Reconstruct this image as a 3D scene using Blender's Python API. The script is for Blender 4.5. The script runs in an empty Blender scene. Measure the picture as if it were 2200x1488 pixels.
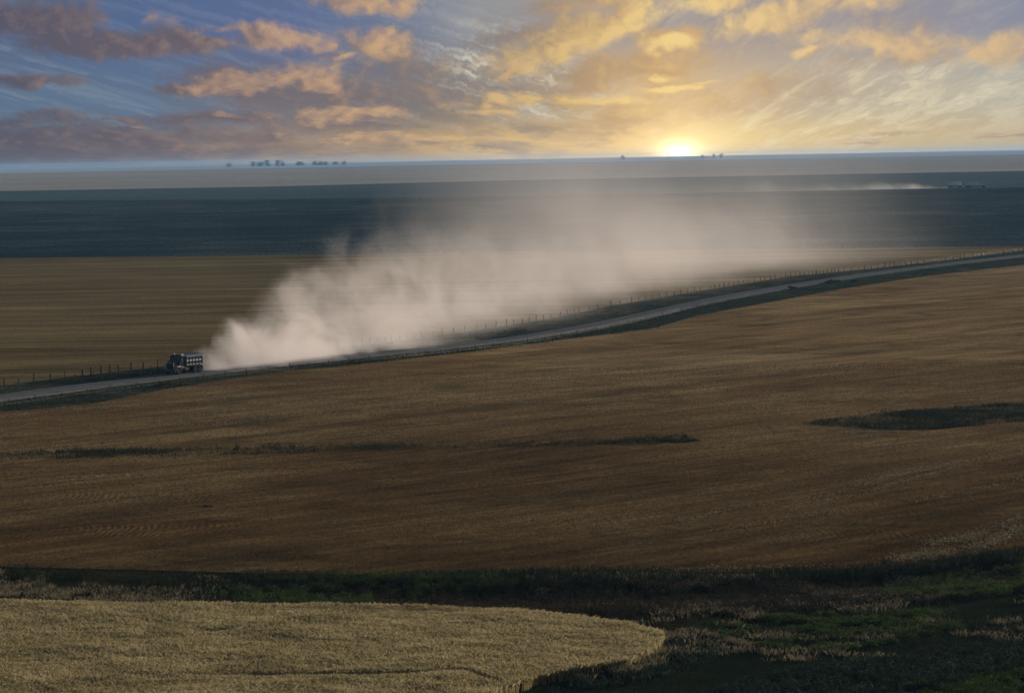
import bpy, bmesh, math, random
import numpy as np
from mathutils import Vector, Matrix

SC = bpy.context.scene
COL = SC.collection
rng = np.random.default_rng(11)
random.seed(11)

# ------------------------------------------------------------------ camera
F = 7085.0                      # focal length in photo pixels (photo 2200 x 1488)
CAM_H = 32.0
PITCH = math.atan(404.0 / F)
ROLL = math.atan(40.0 / 2200.0)
fwd = Vector((0, math.cos(PITCH), -math.sin(PITCH)))
up0 = Vector((0, math.sin(PITCH), math.cos(PITCH)))
rt0 = Vector((1, 0, 0))
RT = rt0 * math.cos(ROLL) - up0 * math.sin(ROLL)
UP = up0 * math.cos(ROLL) + rt0 * math.sin(ROLL)
cam_data = bpy.data.cameras.new('camera')
cam = bpy.data.objects.new('camera', cam_data)
COL.objects.link(cam)
m = Matrix.Identity(4)
for i in range(3):
    m[i][0] = RT[i]; m[i][1] = UP[i]; m[i][2] = -fwd[i]
m[2][3] = CAM_H
cam.matrix_world = m
cam_data.sensor_width = 36.0
cam_data.lens = F / 2200.0 * 36.0
cam_data.clip_start = 1.0
cam_data.clip_end = 80000.0
SC.camera = cam

# ------------------------------------------------------------------ node helpers
def lin(r, g, b, a=1.0):
    f = lambda v: (v / 255.0) / 12.92 if v / 255.0 <= 0.04045 else ((v / 255.0 + 0.055) / 1.055) ** 2.4
    return (f(r), f(g), f(b), a)

class NT:
    def __init__(s, tree):
        s.t = tree; s.n = tree.nodes; s.l = tree.links
    def put(s, sock, v):
        if v is None: return
        if isinstance(v, bpy.types.NodeSocket): s.l.new(v, sock)
        else: sock.default_value = v
    def node(s, kind, **kw):
        nd = s.n.new(kind)
        for k, v in kw.items(): setattr(nd, k, v)
        return nd
    def math(s, op, a, b=None, c=None, clamp=False):
        nd = s.node('ShaderNodeMath', operation=op, use_clamp=clamp)
        s.put(nd.inputs[0], a); s.put(nd.inputs[1], b); s.put(nd.inputs[2], c)
        return nd.outputs[0]
    def vmath(s, op, a, b=None, scale=None):
        nd = s.node('ShaderNodeVectorMath', operation=op)
        s.put(nd.inputs[0], a); s.put(nd.inputs[1], b)
        if scale is not None: s.put(nd.inputs['Scale'], scale)
        return nd.outputs['Value' if op in ('LENGTH', 'DOT_PRODUCT', 'DISTANCE') else 'Vector']
    def comb(s, x, y, z=0.0):
        nd = s.node('ShaderNodeCombineXYZ')
        s.put(nd.inputs[0], x); s.put(nd.inputs[1], y); s.put(nd.inputs[2], z)
        return nd.outputs[0]
    def sep(s, v):
        nd = s.node('ShaderNodeSeparateXYZ'); s.put(nd.inputs[0], v); return nd.outputs
    def noise(s, vec, scale=1.0, detail=2.0, rough=0.5, dist=0.0, lac=2.0, out='Fac'):
        nd = s.node('ShaderNodeTexNoise'); nd.noise_dimensions = '3D'
        s.put(nd.inputs['Vector'], vec); s.put(nd.inputs['Scale'], scale)
        s.put(nd.inputs['Detail'], detail); s.put(nd.inputs['Roughness'], rough)
        s.put(nd.inputs['Distortion'], dist); s.put(nd.inputs['Lacunarity'], lac)
        return nd.outputs[out]
    def mr(s, v, a, b, c=0.0, d=1.0, smooth=False):
        nd = s.node('ShaderNodeMapRange', interpolation_type='SMOOTHSTEP' if smooth else 'LINEAR')
        nd.clamp = True
        for i, x in enumerate((v, a, b, c, d)): s.put(nd.inputs[i], x)
        return nd.outputs[0]
    def mix(s, f, a, b, mode='MIX', clampf=True):
        nd = s.node('ShaderNodeMix', data_type='RGBA', blend_type=mode)
        nd.clamp_factor = clampf
        s.put(nd.inputs[0], f); s.put(nd.inputs[6], a); s.put(nd.inputs[7], b)
        return nd.outputs[2]
    def ramp(s, f, stops, interp='LINEAR'):
        nd = s.node('ShaderNodeValToRGB'); cr = nd.color_ramp; cr.interpolation = interp
        while len(cr.elements) < len(stops): cr.elements.new(0.5)
        for e, (p, c) in zip(cr.elements, stops):
            e.position = p; e.color = c if len(c) == 4 else lin(*c)
        s.put(nd.inputs[0], f)
        return nd.outputs[0]
    def curve(s, f, pts):
        nd = s.node('ShaderNodeFloatCurve'); c = nd.mapping.curves[0]
        nd.mapping.use_clip = False
        while len(c.points) < len(pts): c.points.new(0.5, 0.5)
        for p, (x, y) in zip(c.points, pts): p.location = (x, y)
        nd.mapping.update()
        s.put(nd.inputs['Value'], f)
        return nd.outputs[0]
    def mapping(s, v, loc=(0, 0, 0), rot=(0, 0, 0), sc=(1, 1, 1), typ='POINT'):
        nd = s.node('ShaderNodeMapping', vector_type=typ)
        s.put(nd.inputs[0], v); s.put(nd.inputs[1], loc); s.put(nd.inputs[2], rot); s.put(nd.inputs[3], sc)
        return nd.outputs[0]

# ------------------------------------------------------------------ sun and sky
SUN_AZ, SUN_EL = math.radians(44.0), math.radians(9.0)     # azimuth measured from +Y towards +X
sd = Vector((math.sin(SUN_AZ) * math.cos(SUN_EL), math.cos(SUN_AZ) * math.cos(SUN_EL), math.sin(SUN_EL)))
sun_data = bpy.data.lights.new('sun', 'SUN')
sun_data.energy = 5.0
sun_data.angle = math.radians(0.6)
sun_data.color = (1.0, 0.86, 0.70)
sun = bpy.data.objects.new('sun', sun_data)
sun.rotation_euler = sd.to_track_quat('Z', 'Y').to_euler()
COL.objects.link(sun)

SC.view_settings.view_transform = 'Standard'
SC.view_settings.look = 'None'
SC.view_settings.exposure = 0.0
SC.view_settings.gamma = 1.0
SC.cycles.volume_bounces = 3
SC.cycles.max_bounces = 6
SC.cycles.volume_max_steps = 512
SC.cycles.use_denoising = True

world = bpy.data.worlds.new('World')
SC.world = world
world.use_nodes = True

# lit and shadowed clouds: (U, V, half width, half height, tilt in degrees, strength)
# U runs along the horizon, V above it, both in 1/7085 radian
LIT = [(625, 262, 95, 26, -6, 1.0), (805, 245, 58, 32, 0, .9), (745, 228, 60, 12, 8, .8),
       (600, 186, 150, 26, 8, .9), (690, 182, 62, 24, 0, .6), (800, 335, 85, 26, 0, .9),
       (760, 98, 115, 15, 3, .9), (735, 47, 95, 9, 0, .8),
       (1240, 250, 190, 36, 17, 1.0), (1370, 300, 90, 40, 20, .7), (1450, 250, 75, 24, 4, 1.0),
       (1700, 300, 150, 32, 14, 1.0), (1560, 328, 90, 22, 5, .8), (1860, 325, 120, 24, 14, .8),
       (1960, 228, 190, 24, -3, .8), (1750, 216, 55, 12, 5, .7), (2170, 214, 110, 24, 5, .9),
       (1440, 142, 62, 8, 2, .8), (1530, 152, 40, 5, 0, .6), (1300, 118, 95, 15, 0, .9), (1425, 164, 35, 9, 0, .7),
       (1080, 118, 90, 12, 2, .8), (960, 42, 110, 9, 0, .7), (1150, 40, 60, 8, 0, .6),
       (1040, 95, 80, 10, 0, .6), (340, 310, 55, 18, 0, .5), (520, 290, 60, 12, 0, .5)]
DRK = [(60, 318, 180, 42, -4, 1.15), (270, 263, 175, 32, -4, 1.15), (430, 256, 95, 16, 0, .9), (60, 186, 95, 13, -4, .8),
       (400, 160, 75, 13, 0, .9), (500, 195, 140, 20, 4, .5), (480, 98, 120, 11, -2, 1.0), (620, 52, 90, 9, 0, .7),
       (140, 40, 420, 44, 0, 1.1), (700, 150, 200, 40, 0, .55), (880, 200, 160, 40, -8, .5), (60, 95, 150, 18, 3, .8), (520, 30, 260, 20, 0, .6), (300, 84, 60, 6, 0, .7),
       (265, 100, 50, 6, 0, .6), (1150, 262, 110, 30, 12, .9), (1200, 320, 110, 22, 8, .6),
       (1340, 180, 190, 40, 8, .75), (1350, 80, 120, 34, 4, .6), (1180, 70, 160, 24, 0, .6), (1900, 195, 180, 22, 6, .4),
       (1560, 120, 230, 34, 8, .45), (900, 140, 170, 22, 4, .6), (820, 80, 150, 14, 0, .5),
       (1850, 20, 45, 5, 0, .9), (1752, 14, 28, 5, 0, .9), (1612, 12, 26, 4, 0, .8), (2140, 30, 55, 6, 0, .9),
       (1912, 36, 60, 5, 0, .7), (2000, 250, 80, 18, -10, .4), (1120, 22, 120, 10, 0, .5)]

def cloud_group():
    g = bpy.data.node_groups.new('cloud_field', 'ShaderNodeTree')
    g.interface.new_socket('P', in_out='INPUT', socket_type='NodeSocketVector')
    g.interface.new_socket('Lit', in_out='OUTPUT', socket_type='NodeSocketFloat')
    g.interface.new_socket('Dark', in_out='OUTPUT', socket_type='NodeSocketFloat')
    g.interface.new_socket('Body', in_out='OUTPUT', socket_type='NodeSocketFloat')
    k = NT(g)
    gi = k.node('NodeGroupInput'); go = k.node('NodeGroupOutput')
    P = gi.outputs[0]
    U, V, _ = k.sep(P)
    # clouds lie in flat layers: their pattern is squeezed towards the horizon
    vv = k.math('MULTIPLY', k.math('LOGARITHM', k.math('ADD', k.math('MAXIMUM', V, -20.0), 70.0), math.e), 3.4)
    q = k.comb(k.math('DIVIDE', U, 105.0), vv, 3.7)
    warp = k.noise(q, 0.9, 4, .6, 0, out='Color')
    q2 = k.vmath('ADD', q, k.vmath('SCALE', k.vmath('SUBTRACT', warp, (.5, .5, .5)), scale=1.1))
    n = k.noise(q2, 1.5, 9, .58, 0.0)
    n = k.math('MULTIPLY', k.math('SUBTRACT', n, .5), 2.1)
    big = k.math('MULTIPLY', k.math('SUBTRACT', k.noise(q, .8, 3, .5), .5), 1.2)
    nn = k.math('ADD', n, big)
    # warped position for the placed clouds
    wofs = k.vmath('MULTIPLY', k.vmath('SUBTRACT', warp, (.5, .5, .5)), (110, 46, 0))
    Pw = k.vmath('ADD', P, wofs)
    outs = []; accs = []
    wu, wv, _ = k.sep(Pw)
    for lst in (LIT, DRK):
        acc = k.math('MULTIPLY_ADD', outs[0], 0.0001, -0.55) if outs else -0.55
        for (cu, cv, ru, rv, tilt, st) in lst:
            # the running value rides along in z so that the clouds are evaluated one after another
            mp = k.mapping(k.comb(wu, wv, acc), (cu, cv, 0), (0, 0, math.radians(tilt)), (ru * 1.5, rv * 1.5, 1e6), 'TEXTURE')
            w = k.math('MULTIPLY_ADD', k.vmath('LENGTH', mp), -1.0 * st, 1.0 * st)
            acc = k.math('MAXIMUM', acc, w)
        f = k.math('ADD', k.math('MULTIPLY', acc, 1.35), k.math('ADD', nn, -0.02))
        outs.append(f); accs.append(acc)
    body = k.math('MULTIPLY_ADD', k.math('MAXIMUM', accs[0], accs[1]), 1.35, k.math('MULTIPLY', nn, .45))
    k.l.new(outs[0], go.inputs[0]); k.l.new(outs[1], go.inputs[1]); k.l.new(body, go.inputs[2])
    return g

def build_world():
    k = NT(world.node_tree)
    k.n.clear()
    tc = k.node('ShaderNodeTexCoord')
    d = k.vmath('NORMALIZE', tc.outputs['Generated'])
    x, y, z = k.sep(d)
    U = k.math('MULTIPLY_ADD', k.math('ARCTAN2', x, y), F, 1100.0)
    V = k.math('MULTIPLY', k.math('ARCSINE', z), F)
    P = k.comb(U, V, 0)
    t = k.math('DIVIDE', U, 2200.0, clamp=True)
    top = k.ramp(t, [(0, (90, 104, 132)), (.14, (84, 104, 142)), (.30, (92, 108, 146)), (.4, (112, 122, 144)), (.47, (146, 148, 152)), (.6, (164, 152, 148)), (.8, (160, 150, 148)), (1, (136, 140, 158))])
    mid = k.ramp(t, [(0, (92, 114, 138)), (.15, (96, 116, 140)), (.25, (112, 110, 120)), (.36, (120, 114, 116)), (.46, (134, 124, 116)), (.55, (178, 166, 146)), (.64, (222, 186, 134)), (.8, (192, 177, 154)), (1, (186, 180, 162))])
    low = k.ramp(t, [(0, (92, 86, 90)), (.14, (108, 96, 90)), (.25, (156, 131, 104)), (.38, (178, 146, 104)), (.5, (230, 186, 112)), (.62, (238, 198, 122)), (.68, (238, 208, 134)), (.8, (220, 190, 132)), (1, (196, 174, 136))])
    col = k.mix(k.mr(V, 15, 110, smooth=True), low, mid)
    col = k.mix(k.mr(V, 110, 290, smooth=True), col, top)
    # thin high cloud combed in long fibres, fanning out from the sun
    ang = k.math('ARCTAN2', k.math('ADD', V, 260.0), k.math('SUBTRACT', U, 900.0))
    rad = k.vmath('LENGTH', k.comb(k.math('SUBTRACT', U, 900.0), k.math('ADD', V, 260.0)))
    cq = k.comb(k.math('MULTIPLY', ang, 16.0), k.math('DIVIDE', rad, 260.0), 1.0)
    cw = k.noise(cq, 1.1, 3, .6, out='Color')
    cq = k.vmath('ADD', cq, k.vmath('SCALE', cw, scale=1.3))
    ci = k.noise(cq, 1.7, 9, .66, .3)
    cl = k.comb(k.math('DIVIDE', k.math('ADD', U, k.math('MULTIPLY', V, 1.6)), 170.0), k.math('DIVIDE', k.math('SUBTRACT', V, k.math('MULTIPLY', U, -.28)), 26.0), 5.0)
    cl = k.vmath('ADD', cl, k.vmath('SCALE', cw, scale=1.0))
    ci2 = k.noise(cl, 1.0, 8, .68, .5)
    side = k.mr(U, 1150, 1500, smooth=True)
    cir = k.math('ADD', k.math('MULTIPLY', ci, side), k.math('MULTIPLY', ci2, k.math('SUBTRACT', 1.0, side)))
    cir = k.mr(cir, .42, .68, smooth=True)
    spot = k.mr(k.vmath('LENGTH', k.mapping(P, (1110, 185, 0), (0, 0, math.radians(-14)), (190, 95, 1), 'TEXTURE')), 1.5, 0.2, 0, .95, smooth=True)
    spotr = k.mr(k.vmath('LENGTH', k.mapping(P, (1950, 110, 0), (0, 0, math.radians(8)), (560, 120, 1), 'TEXTURE')), 1.3, 0.3, 0, .75, smooth=True)
    spotl = k.mr(k.vmath('LENGTH', k.mapping(P, (120, 170, 0), (0, 0, math.radians(-25)), (420, 120, 1), 'TEXTURE')), 1.3, 0.3, 0, .32, smooth=True)
    reg = k.math('MAXIMUM', k.math('MAXIMUM', spot, spotr), k.math('MAXIMUM', spotl, .14))
    cic = k.ramp(t, [(0, (150, 165, 170)), (.3, (175, 180, 185)), (.5, (232, 222, 200)), (.68, (245, 228, 180)), (.85, (235, 220, 182)), (1, (222, 212, 182))])
    col = k.mix(k.math('MULTIPLY', cir, reg), col, cic)
    # the sun's glow behind the clouds
    gx = k.math('DIVIDE', k.math('SUBTRACT', U, 1465.0), 1.45)
    r = k.vmath('LENGTH', k.comb(gx, k.math('MULTIPLY', k.math('SUBTRACT', V, 2.0), 1.25)))
    glow = k.math('POWER', math.e, k.math('DIVIDE', r, -62.0))
    # cumulus
    g = cloud_group()
    def cf(vec):
        nd = k.node('ShaderNodeGroup'); nd.node_tree = g; k.put(nd.inputs[0], vec); return nd.outputs
    c0 = cf(P)
    toward = k.vmath('NORMALIZE', k.comb(k.math('SUBTRACT', 1465.0, U), k.math('ADD', k.math('MULTIPLY', k.math('SUBTRACT', 10.0, V), .6), 130.0)))
    c1 = cf(k.vmath('ADD', P, k.vmath('SCALE', toward, scale=20.0)))
    Ld = k.mr(c0[0], -.08, .85, smooth=True)
    Dd = k.mr(c0[1], -.15, .85, smooth=True)
    rb = k.math('SUBTRACT', c0[2], c1[2])
    relL = k.math('MULTIPLY_ADD', k.math('SUBTRACT', c0[0], c1[0]), .30, rb); relD = k.math('MULTIPLY_ADD', k.math('SUBTRACT', c0[1], c1[1]), .30, rb)
    litc = k.ramp(t, [(0, (150, 128, 118)), (.14, (168, 140, 122)), (.28, (194, 158, 128)), (.4, (208, 168, 124)), (.55, (222, 186, 122)), (.66, (246, 212, 138)), (.8, (234, 198, 142)), (1, (216, 182, 138))])
    shac = k.ramp(t, [(0, (88, 84, 98)), (.2, (106, 94, 98)), (.38, (124, 112, 112)), (.5, (138, 126, 118)), (.58, (180, 148, 112)), (.68, (202, 164, 116)), (.8, (178, 154, 132)), (1, (168, 152, 140))])
    # shadowed clouds first, then the lit ones over them
    sD = k.mr(relD, -.05, 1.1)
    cD = k.mix(k.math('MULTIPLY', sD, .8), shac, litc)
    col = k.mix(k.math('MULTIPLY', Dd, .9), col, cD)
    sL = k.mr(relL, -.5, .35)
    cL = k.mix(k.math('MULTIPLY_ADD', sL, .85, .15), shac, litc)
    col = k.mix(k.math('MULTIPLY', Ld, .88), col, cL)
    add = k.mix(1.0, col, k.vmath('SCALE', k.comb(.85, .60, .28), scale=glow), 'ADD')
    core = k.math('POWER', math.e, k.math('MULTIPLY', k.math('POWER', k.math('DIVIDE', r, 22.0), 1.5), -1.0))
    add = k.mix(1.0, add, k.vmath('SCALE', k.comb(2.6, 2.3, 1.5), scale=core), 'ADD')
    # higher up the painted layers give way to open dusk sky
    sky = k.node('ShaderNodeTexSky'); sky.sky_type = 'NISHITA'; sky.sun_disc = False
    sky.sun_elevation = SUN_EL; sky.sun_rotation = SUN_AZ
    sky.altitude = 300; sky.air_density = 1.2; sky.dust_density = 2.0; sky.ozone_density = 2.0
    skys = k.vmath('SCALE', sky.outputs[0], scale=0.055)
    def bgd(c):
        nd = k.node('ShaderNodeBackground'); k.put(nd.inputs[0], c); return nd.outputs[0]
    def mixs(f, a_, b_):
        nd = k.node('ShaderNodeMixShader'); k.put(nd.inputs[0], f)
        k.l.new(a_, nd.inputs[1]); k.l.new(b_, nd.inputs[2]); return nd.outputs[0]
    # the detailed clouds stand in a sector round the sunset; the rest of the sky is clearer
    base = k.mix(k.mr(V, 15, 150, smooth=True), low, mid)
    offside = k.mr(k.math('ABSOLUTE', k.math('SUBTRACT', U, 1100.0)), 1700, 2600, smooth=True)
    side_or_low = k.math('MAXIMUM', offside, k.mr(V, -12, -30))
    s1 = mixs(side_or_low, bgd(add), bgd(base))
    s2 = mixs(k.mr(V, 380, 900, smooth=True), s1, bgd(skys))
    out = k.node('ShaderNodeOutputWorld'); k.l.new(s2, out.inputs[0])
build_world()
# ------------------------------------------------------------------ terrain
_py = np.array([-2000, 0, 1000, 1100, 1250, 1400, 1700, 2100, 2600, 3600, 5000, 8000, 12000, 20000, 30000, 60000], float)
_pz = np.array([0, 0, 0, .2, 3.6, 7.2, 12.8, 14.2, 14.8, 19.0, 22.1, 25.4, 27.6, 29.8, 31.0, 31.0])
_gy = np.arange(-2000, 60000, 20.0)
_gz = np.interp(_gy, _py, _pz)
_kern = np.hanning(9); _kern /= _kern.sum()
_gz = np.convolve(np.pad(_gz, 4, mode='edge'), _kern, mode='valid')

def sstep(a, b, x):
    t = np.clip((x - a) / (b - a), 0, 1); return t * t * (3 - 2 * t)

def undul(x, y):
    a = (np.sin(x * .071 + y * .031 + 1.0) * .5 + np.sin(x * -.043 + y * .067 + 2.1) * .5
         + np.sin(x * .125 + y * -.052 + .3) * .22 + np.sin(x * .019 + y * .023 + 4) * .9)
    return a * .16

DITCH = None
def zt(x, y):
    x = np.asarray(x, float); y = np.asarray(y, float)
    z = np.interp(y, _gy, _gz) + undul(x, y) * (1 - sstep(600, 1400, y) * .85)
    if DITCH is not None:
        yc = np.interp(x, DITCH[0], DITCH[1])
        dd = np.abs(y - yc)
        z = z - (.2 + .55 * sstep(-38, 2, x)) * (1 - sstep(1.5, 9.0, dd))
    # the rise the photographer stands on
    rr = np.hypot(x, y)
    z = z + (CAM_H - 1.7) * (1 - sstep(3, 140, rr)) * (rr < 141)
    return z

Rm = np.array([[RT[i], UP[i], -fwd[i]] for i in range(3)])
def ray(px, py):
    v = np.stack([np.asarray(px, float) - 1100, -(np.asarray(py, float) - 744), np.full(np.shape(px), -F)], -1)
    return v @ Rm.T

def unproj(px, py):
    """photo pixel on the ground -> world x, y, z"""
    px, py = np.broadcast_arrays(np.asarray(px, float), np.asarray(py, float))
    d = ray(px, py)
    lo = np.full(px.shape, 60.0); hi = np.full(px.shape, 13500.0)
    d = d / d[..., 1:2]
    for _ in range(60):
        mid = (lo + hi) / 2
        below = CAM_H + d[..., 2] * mid < np.interp(mid, _gy, _gz)
        hi = np.where(below, mid, hi); lo = np.where(below, lo, mid)
    Y = (lo + hi) / 2
    for _ in range(6):                               # account for the small relief
        zz = zt(d[..., 0] * Y, Y)
        base = np.interp(Y, _gy, _gz)
        err = np.clip(zz - base, -2, 2)
        lo = np.full(px.shape, 60.0); hi = np.full(px.shape, 13500.0)
        for _ in range(42):
            mid = (lo + hi) / 2
            below = CAM_H + d[..., 2] * mid < np.interp(mid, _gy, _gz) + err
            hi = np.where(below, mid, hi); lo = np.where(below, lo, mid)
        Y = .5 * Y + .5 * (lo + hi) / 2
        if DITCH is None and _ > 2: pass
    x = d[..., 0] * Y
    return x, Y, zt(x, Y)

def hor(px): return 338.0 - (np.asarray(px, float) - 1100) * 40 / 2200.0

_dx, _dy, _ = unproj([-600, 0, 400, 800, 1200, 1500, 1800, 2100, 2300, 2800], [1256, 1258, 1262, 1270, 1278, 1270, 1256, 1238, 1222, 1190])
DITCH = (_dx, _dy)

# ------------------------------------------------------------------ object helpers
def link(o, parent=None):
    COL.objects.link(o)
    if parent is not None: o.parent = parent
    return o

def tag(o, label=None, cat=None, group=None, kind=None):
    if label: o['label'] = label
    if cat: o['category'] = cat
    if group: o['group'] = group
    if kind: o['kind'] = kind
    return o

def mesh_np(name, verts, faces, mat, parent=None, smooth=False, tone=None):
    verts = np.asarray(verts, np.float32); faces = np.asarray(faces, np.int32)
    me = bpy.data.meshes.new(name)
    n, k = faces.shape
    me.vertices.add(len(verts)); me.vertices.foreach_set('co', verts.ravel())
    me.loops.add(n * k); me.loops.foreach_set('vertex_index', faces.ravel())
    me.polygons.add(n); me.polygons.foreach_set('loop_start', np.arange(0, n * k, k, dtype=np.int32))
    me.update(calc_edges=True)
    if smooth: me.polygons.foreach_set('use_smooth', np.ones(n, bool))
    if tone is not None:
        at = me.attributes.new('tone', 'FLOAT', 'FACE'); at.data.foreach_set('value', np.asarray(tone, np.float32))
    me.materials.append(mat)
    return link(bpy.data.objects.new(name, me), parent)

def grid_faces(nu, nv):
    i = np.arange(nu - 1)[:, None]; j = np.arange(nv - 1)[None, :]
    a = i * nv + j
    return np.stack([a, a + nv, a + nv + 1, a + 1], -1).reshape(-1, 4)[:, ::-1]

def field(name, top, bot, x0, x1, nx, ny, off, mat, power=1.0, label=None, cat=None):
    """a sheet of ground between two boundaries given as (px, py) lists"""
    px = np.linspace(x0, x1, nx)
    ty = np.interp(px, [p[0] for p in top], [p[1] for p in top]) if isinstance(top, list) else hor(px) + top
    by = np.interp(px, [p[0] for p in bot], [p[1] for p in bot]) if isinstance(bot, list) else hor(px) + bot
    t = np.linspace(0, 1, ny) ** power
    PY = ty[:, None] + (by - ty)[:, None] * t[None, :]
    PX = np.repeat(px[:, None], ny, 1)
    X, Y, Z = unproj(PX, PY)
    v = np.stack([X, Y, Z + off], -1).reshape(-1, 3)
    o = mesh_np(name, v, grid_faces(nx, ny), mat, smooth=True)
    tag(o, label, cat, kind='structure')
    return o

# ------------------------------------------------------------------ materials
def new_mat(name):
    mt = bpy.data.materials.new(name); mt.use_nodes = True
    k = NT(mt.node_tree); k.n.clear()
    out = k.node('ShaderNodeOutputMaterial')
    b = k.node('ShaderNodeBsdfPrincipled')
    k.l.new(b.outputs[0], out.inputs[0])
    return mt, k, b, out

def geo(k):
    return k.node('ShaderNodeNewGeometry').outputs['Position']

def mat_simple(name, color, rough=.6, metal=0.0, spec=.5, coat=0.0, dirt=.25, dirtcol=(.10, .075, .05, 1), nscale=2.5):
    mt, k, b, _ = new_mat(name)
    tc = k.node('ShaderNodeTexCoord').outputs['Object']
    n = k.noise(tc, nscale, 6, .65)
    c = k.mix(k.mr(n, .42, .75, 0, dirt), color, dirtcol)
    k.put(b.inputs['Base Color'], c)
    k.put(b.inputs['Roughness'], k.mr(n, .3, .7, rough, min(1, rough + .2)))
    b.inputs['Metallic'].default_value = metal
    b.inputs['Specular IOR Level'].default_value = spec
    b.inputs['Coat Weight'].default_value = coat
    b.inputs['Coat Roughness'].default_value = .12
    return mt

def bump(k, b, h, strength=.5, dist=.1):
    nd = k.node('ShaderNodeBump'); nd.inputs['Strength'].default_value = strength
    nd.inputs['Distance'].default_value = dist
    k.put(nd.inputs['Height'], h); k.l.new(nd.outputs[0], b.inputs['Normal'])

def mat_field(name, cols, rows=None, rowamp=.3, big=.02, grain=2.2, grainamp=.35, bumpd=.15, rough=.95, green=None, greenamt=.0, combs=(), soil_shade=None, speck=None):
    """field surface: large patches between the colours, rows along an angle, coarse straw grain"""
    mt, k, b, _ = new_mat(name)
    P = geo(k)
    n1 = k.noise(P, big, 5, .6, .6)
    n2 = k.noise(P, big * 6, 6, .65, .4)
    f = k.math('ADD', k.math('MULTIPLY', n1, .55), k.math('MULTIPLY', n2, .45))
    c = k.ramp(k.mr(f, .37, .63), [(i / (len(cols) - 1), cl) for i, cl in enumerate(cols)])
    h = k.math('MULTIPLY', n2, .6)
    if rows:
        for (ang, period, warp, amp) in rows:
            a = math.radians(ang)
            x, y, z = k.sep(P)
            u = k.math('ADD', k.math('MULTIPLY', x, -math.sin(a)), k.math('MULTIPLY', y, math.cos(a)))
            v = k.math('ADD', k.math('MULTIPLY', x, math.cos(a)), k.math('MULTIPLY', y, math.sin(a)))
            rv = k.comb(k.math('MULTIPLY', v, 1.0 / (period * warp)), k.math('DIVIDE', u, period), 0)
            rn = k.noise(rv, 1.0, 4, .6, .15)
            s_ = k.mr(rn, .32, .68, -amp, amp)
            c = k.mix(1.0, c, k.vmath('ADD', k.comb(s_, s_, s_), (1, 1, 1)), 'MULTIPLY')
            h = k.math('ADD', h, rn)
    if green is not None:
        gm = k.mr(k.noise(P, big * 3.1, 6, .7, 1.0), .52, .68, 0, greenamt, smooth=True)
        c = k.mix(gm, c, green)
    for (cx, cy, rx, ry, sp) in combs:      # curved marks left where the machine turned
        x, y, z = k.sep(P)
        dy = k.math('DIVIDE', k.math('SUBTRACT', y, cy), ry); dx = k.math('DIVIDE', k.math('SUBTRACT', x, cx), rx)
        m_ = k.mr(k.math('ADD', k.math('MULTIPLY', dx, dx), k.math('MULTIPLY', dy, dy)), 1.0, .5, 0, 1, smooth=True)
        m_ = k.math('MULTIPLY', m_, k.mr(k.noise(P, .16, 4, .6), .42, .58, .1, 1))
        ph = k.math('ADD', k.math('DIVIDE', x, sp), k.math('MULTIPLY', k.math('MULTIPLY', dy, dy), 1.6))
        ph = k.math('ADD', ph, k.math('MULTIPLY', k.noise(P, .12, 2), 3.0))
        wv = k.math('SINE', k.math('MULTIPLY', ph, 6.2832))
        sh = k.math('MULTIPLY_ADD', k.math('MULTIPLY', wv, m_), .17, 1.0)
        c = k.mix(1.0, c, k.comb(sh, sh, sh), 'MULTIPLY')
        h = k.math('ADD', h, k.math('MULTIPLY', k.math('MULTIPLY', wv, m_), .25))
    if soil_shade:  # light falloff towards the viewer painted into the colour, besides redder earth
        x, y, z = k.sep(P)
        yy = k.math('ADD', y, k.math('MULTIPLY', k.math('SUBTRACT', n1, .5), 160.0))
        c = k.mix(1.0, c, k.ramp(k.mr(yy, 250, 560), soil_shade), 'MULTIPLY')
    if speck:        # plants in rows that run away from the viewer
        x, y, z = k.sep(P)
        sp = k.noise(k.comb(k.math('MULTIPLY', x, speck[0]), k.math('MULTIPLY', y, speck[1]), 0), 1.0, 4, .8)
        ss = k.mr(sp, .34, .66, 1 - speck[2], 1 + speck[2])
        c = k.mix(1.0, c, k.comb(ss, ss, ss), 'MULTIPLY')
    g = k.noise(P, grain, 5, .75)
    gs = k.mr(g, .3, .7, 1 - grainamp, 1 + grainamp)
    c = k.mix(1.0, c, k.comb(gs, gs, gs), 'MULTIPLY')
    k.put(b.inputs['Base Color'], c)
    b.inputs['Roughness'].default_value = rough
    b.inputs['Specular IOR Level'].default_value = 0.0
    bump(k, b, k.math('ADD', h, k.math('MULTIPLY', g, 1.2)), .7, bumpd)
    return mt

def mat_plants(name, cols, nscale=.25, trans=.15, rough=.7):
    mt, k, b, out = new_mat(name)
    at = k.node('ShaderNodeAttribute'); at.attribute_name = 'tone'
    n = k.noise(geo(k), nscale, 4, .6)
    f = k.math('ADD', k.math('MULTIPLY', at.outputs['Fac'], .5), k.math('MULTIPLY', k.mr(n, .3, .7), .5))
    c = k.ramp(f, [(i / (len(cols) - 1), cl) for i, cl in enumerate(cols)])
    k.put(b.inputs['Base Color'], c)
    b.inputs['Roughness'].default_value = rough
    b.inputs['Specular IOR Level'].default_value = .03
    tr = k.node('ShaderNodeBsdfTranslucent'); k.put(tr.inputs[0], c)
    ms = k.node('ShaderNodeMixShader'); ms.inputs[0].default_value = trans
    k.l.new(b.outputs[0], ms.inputs[1]); k.l.new(tr.outputs[0], ms.inputs[2]); k.l.new(ms.outputs[0], out.inputs[0])
    return mt

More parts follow.
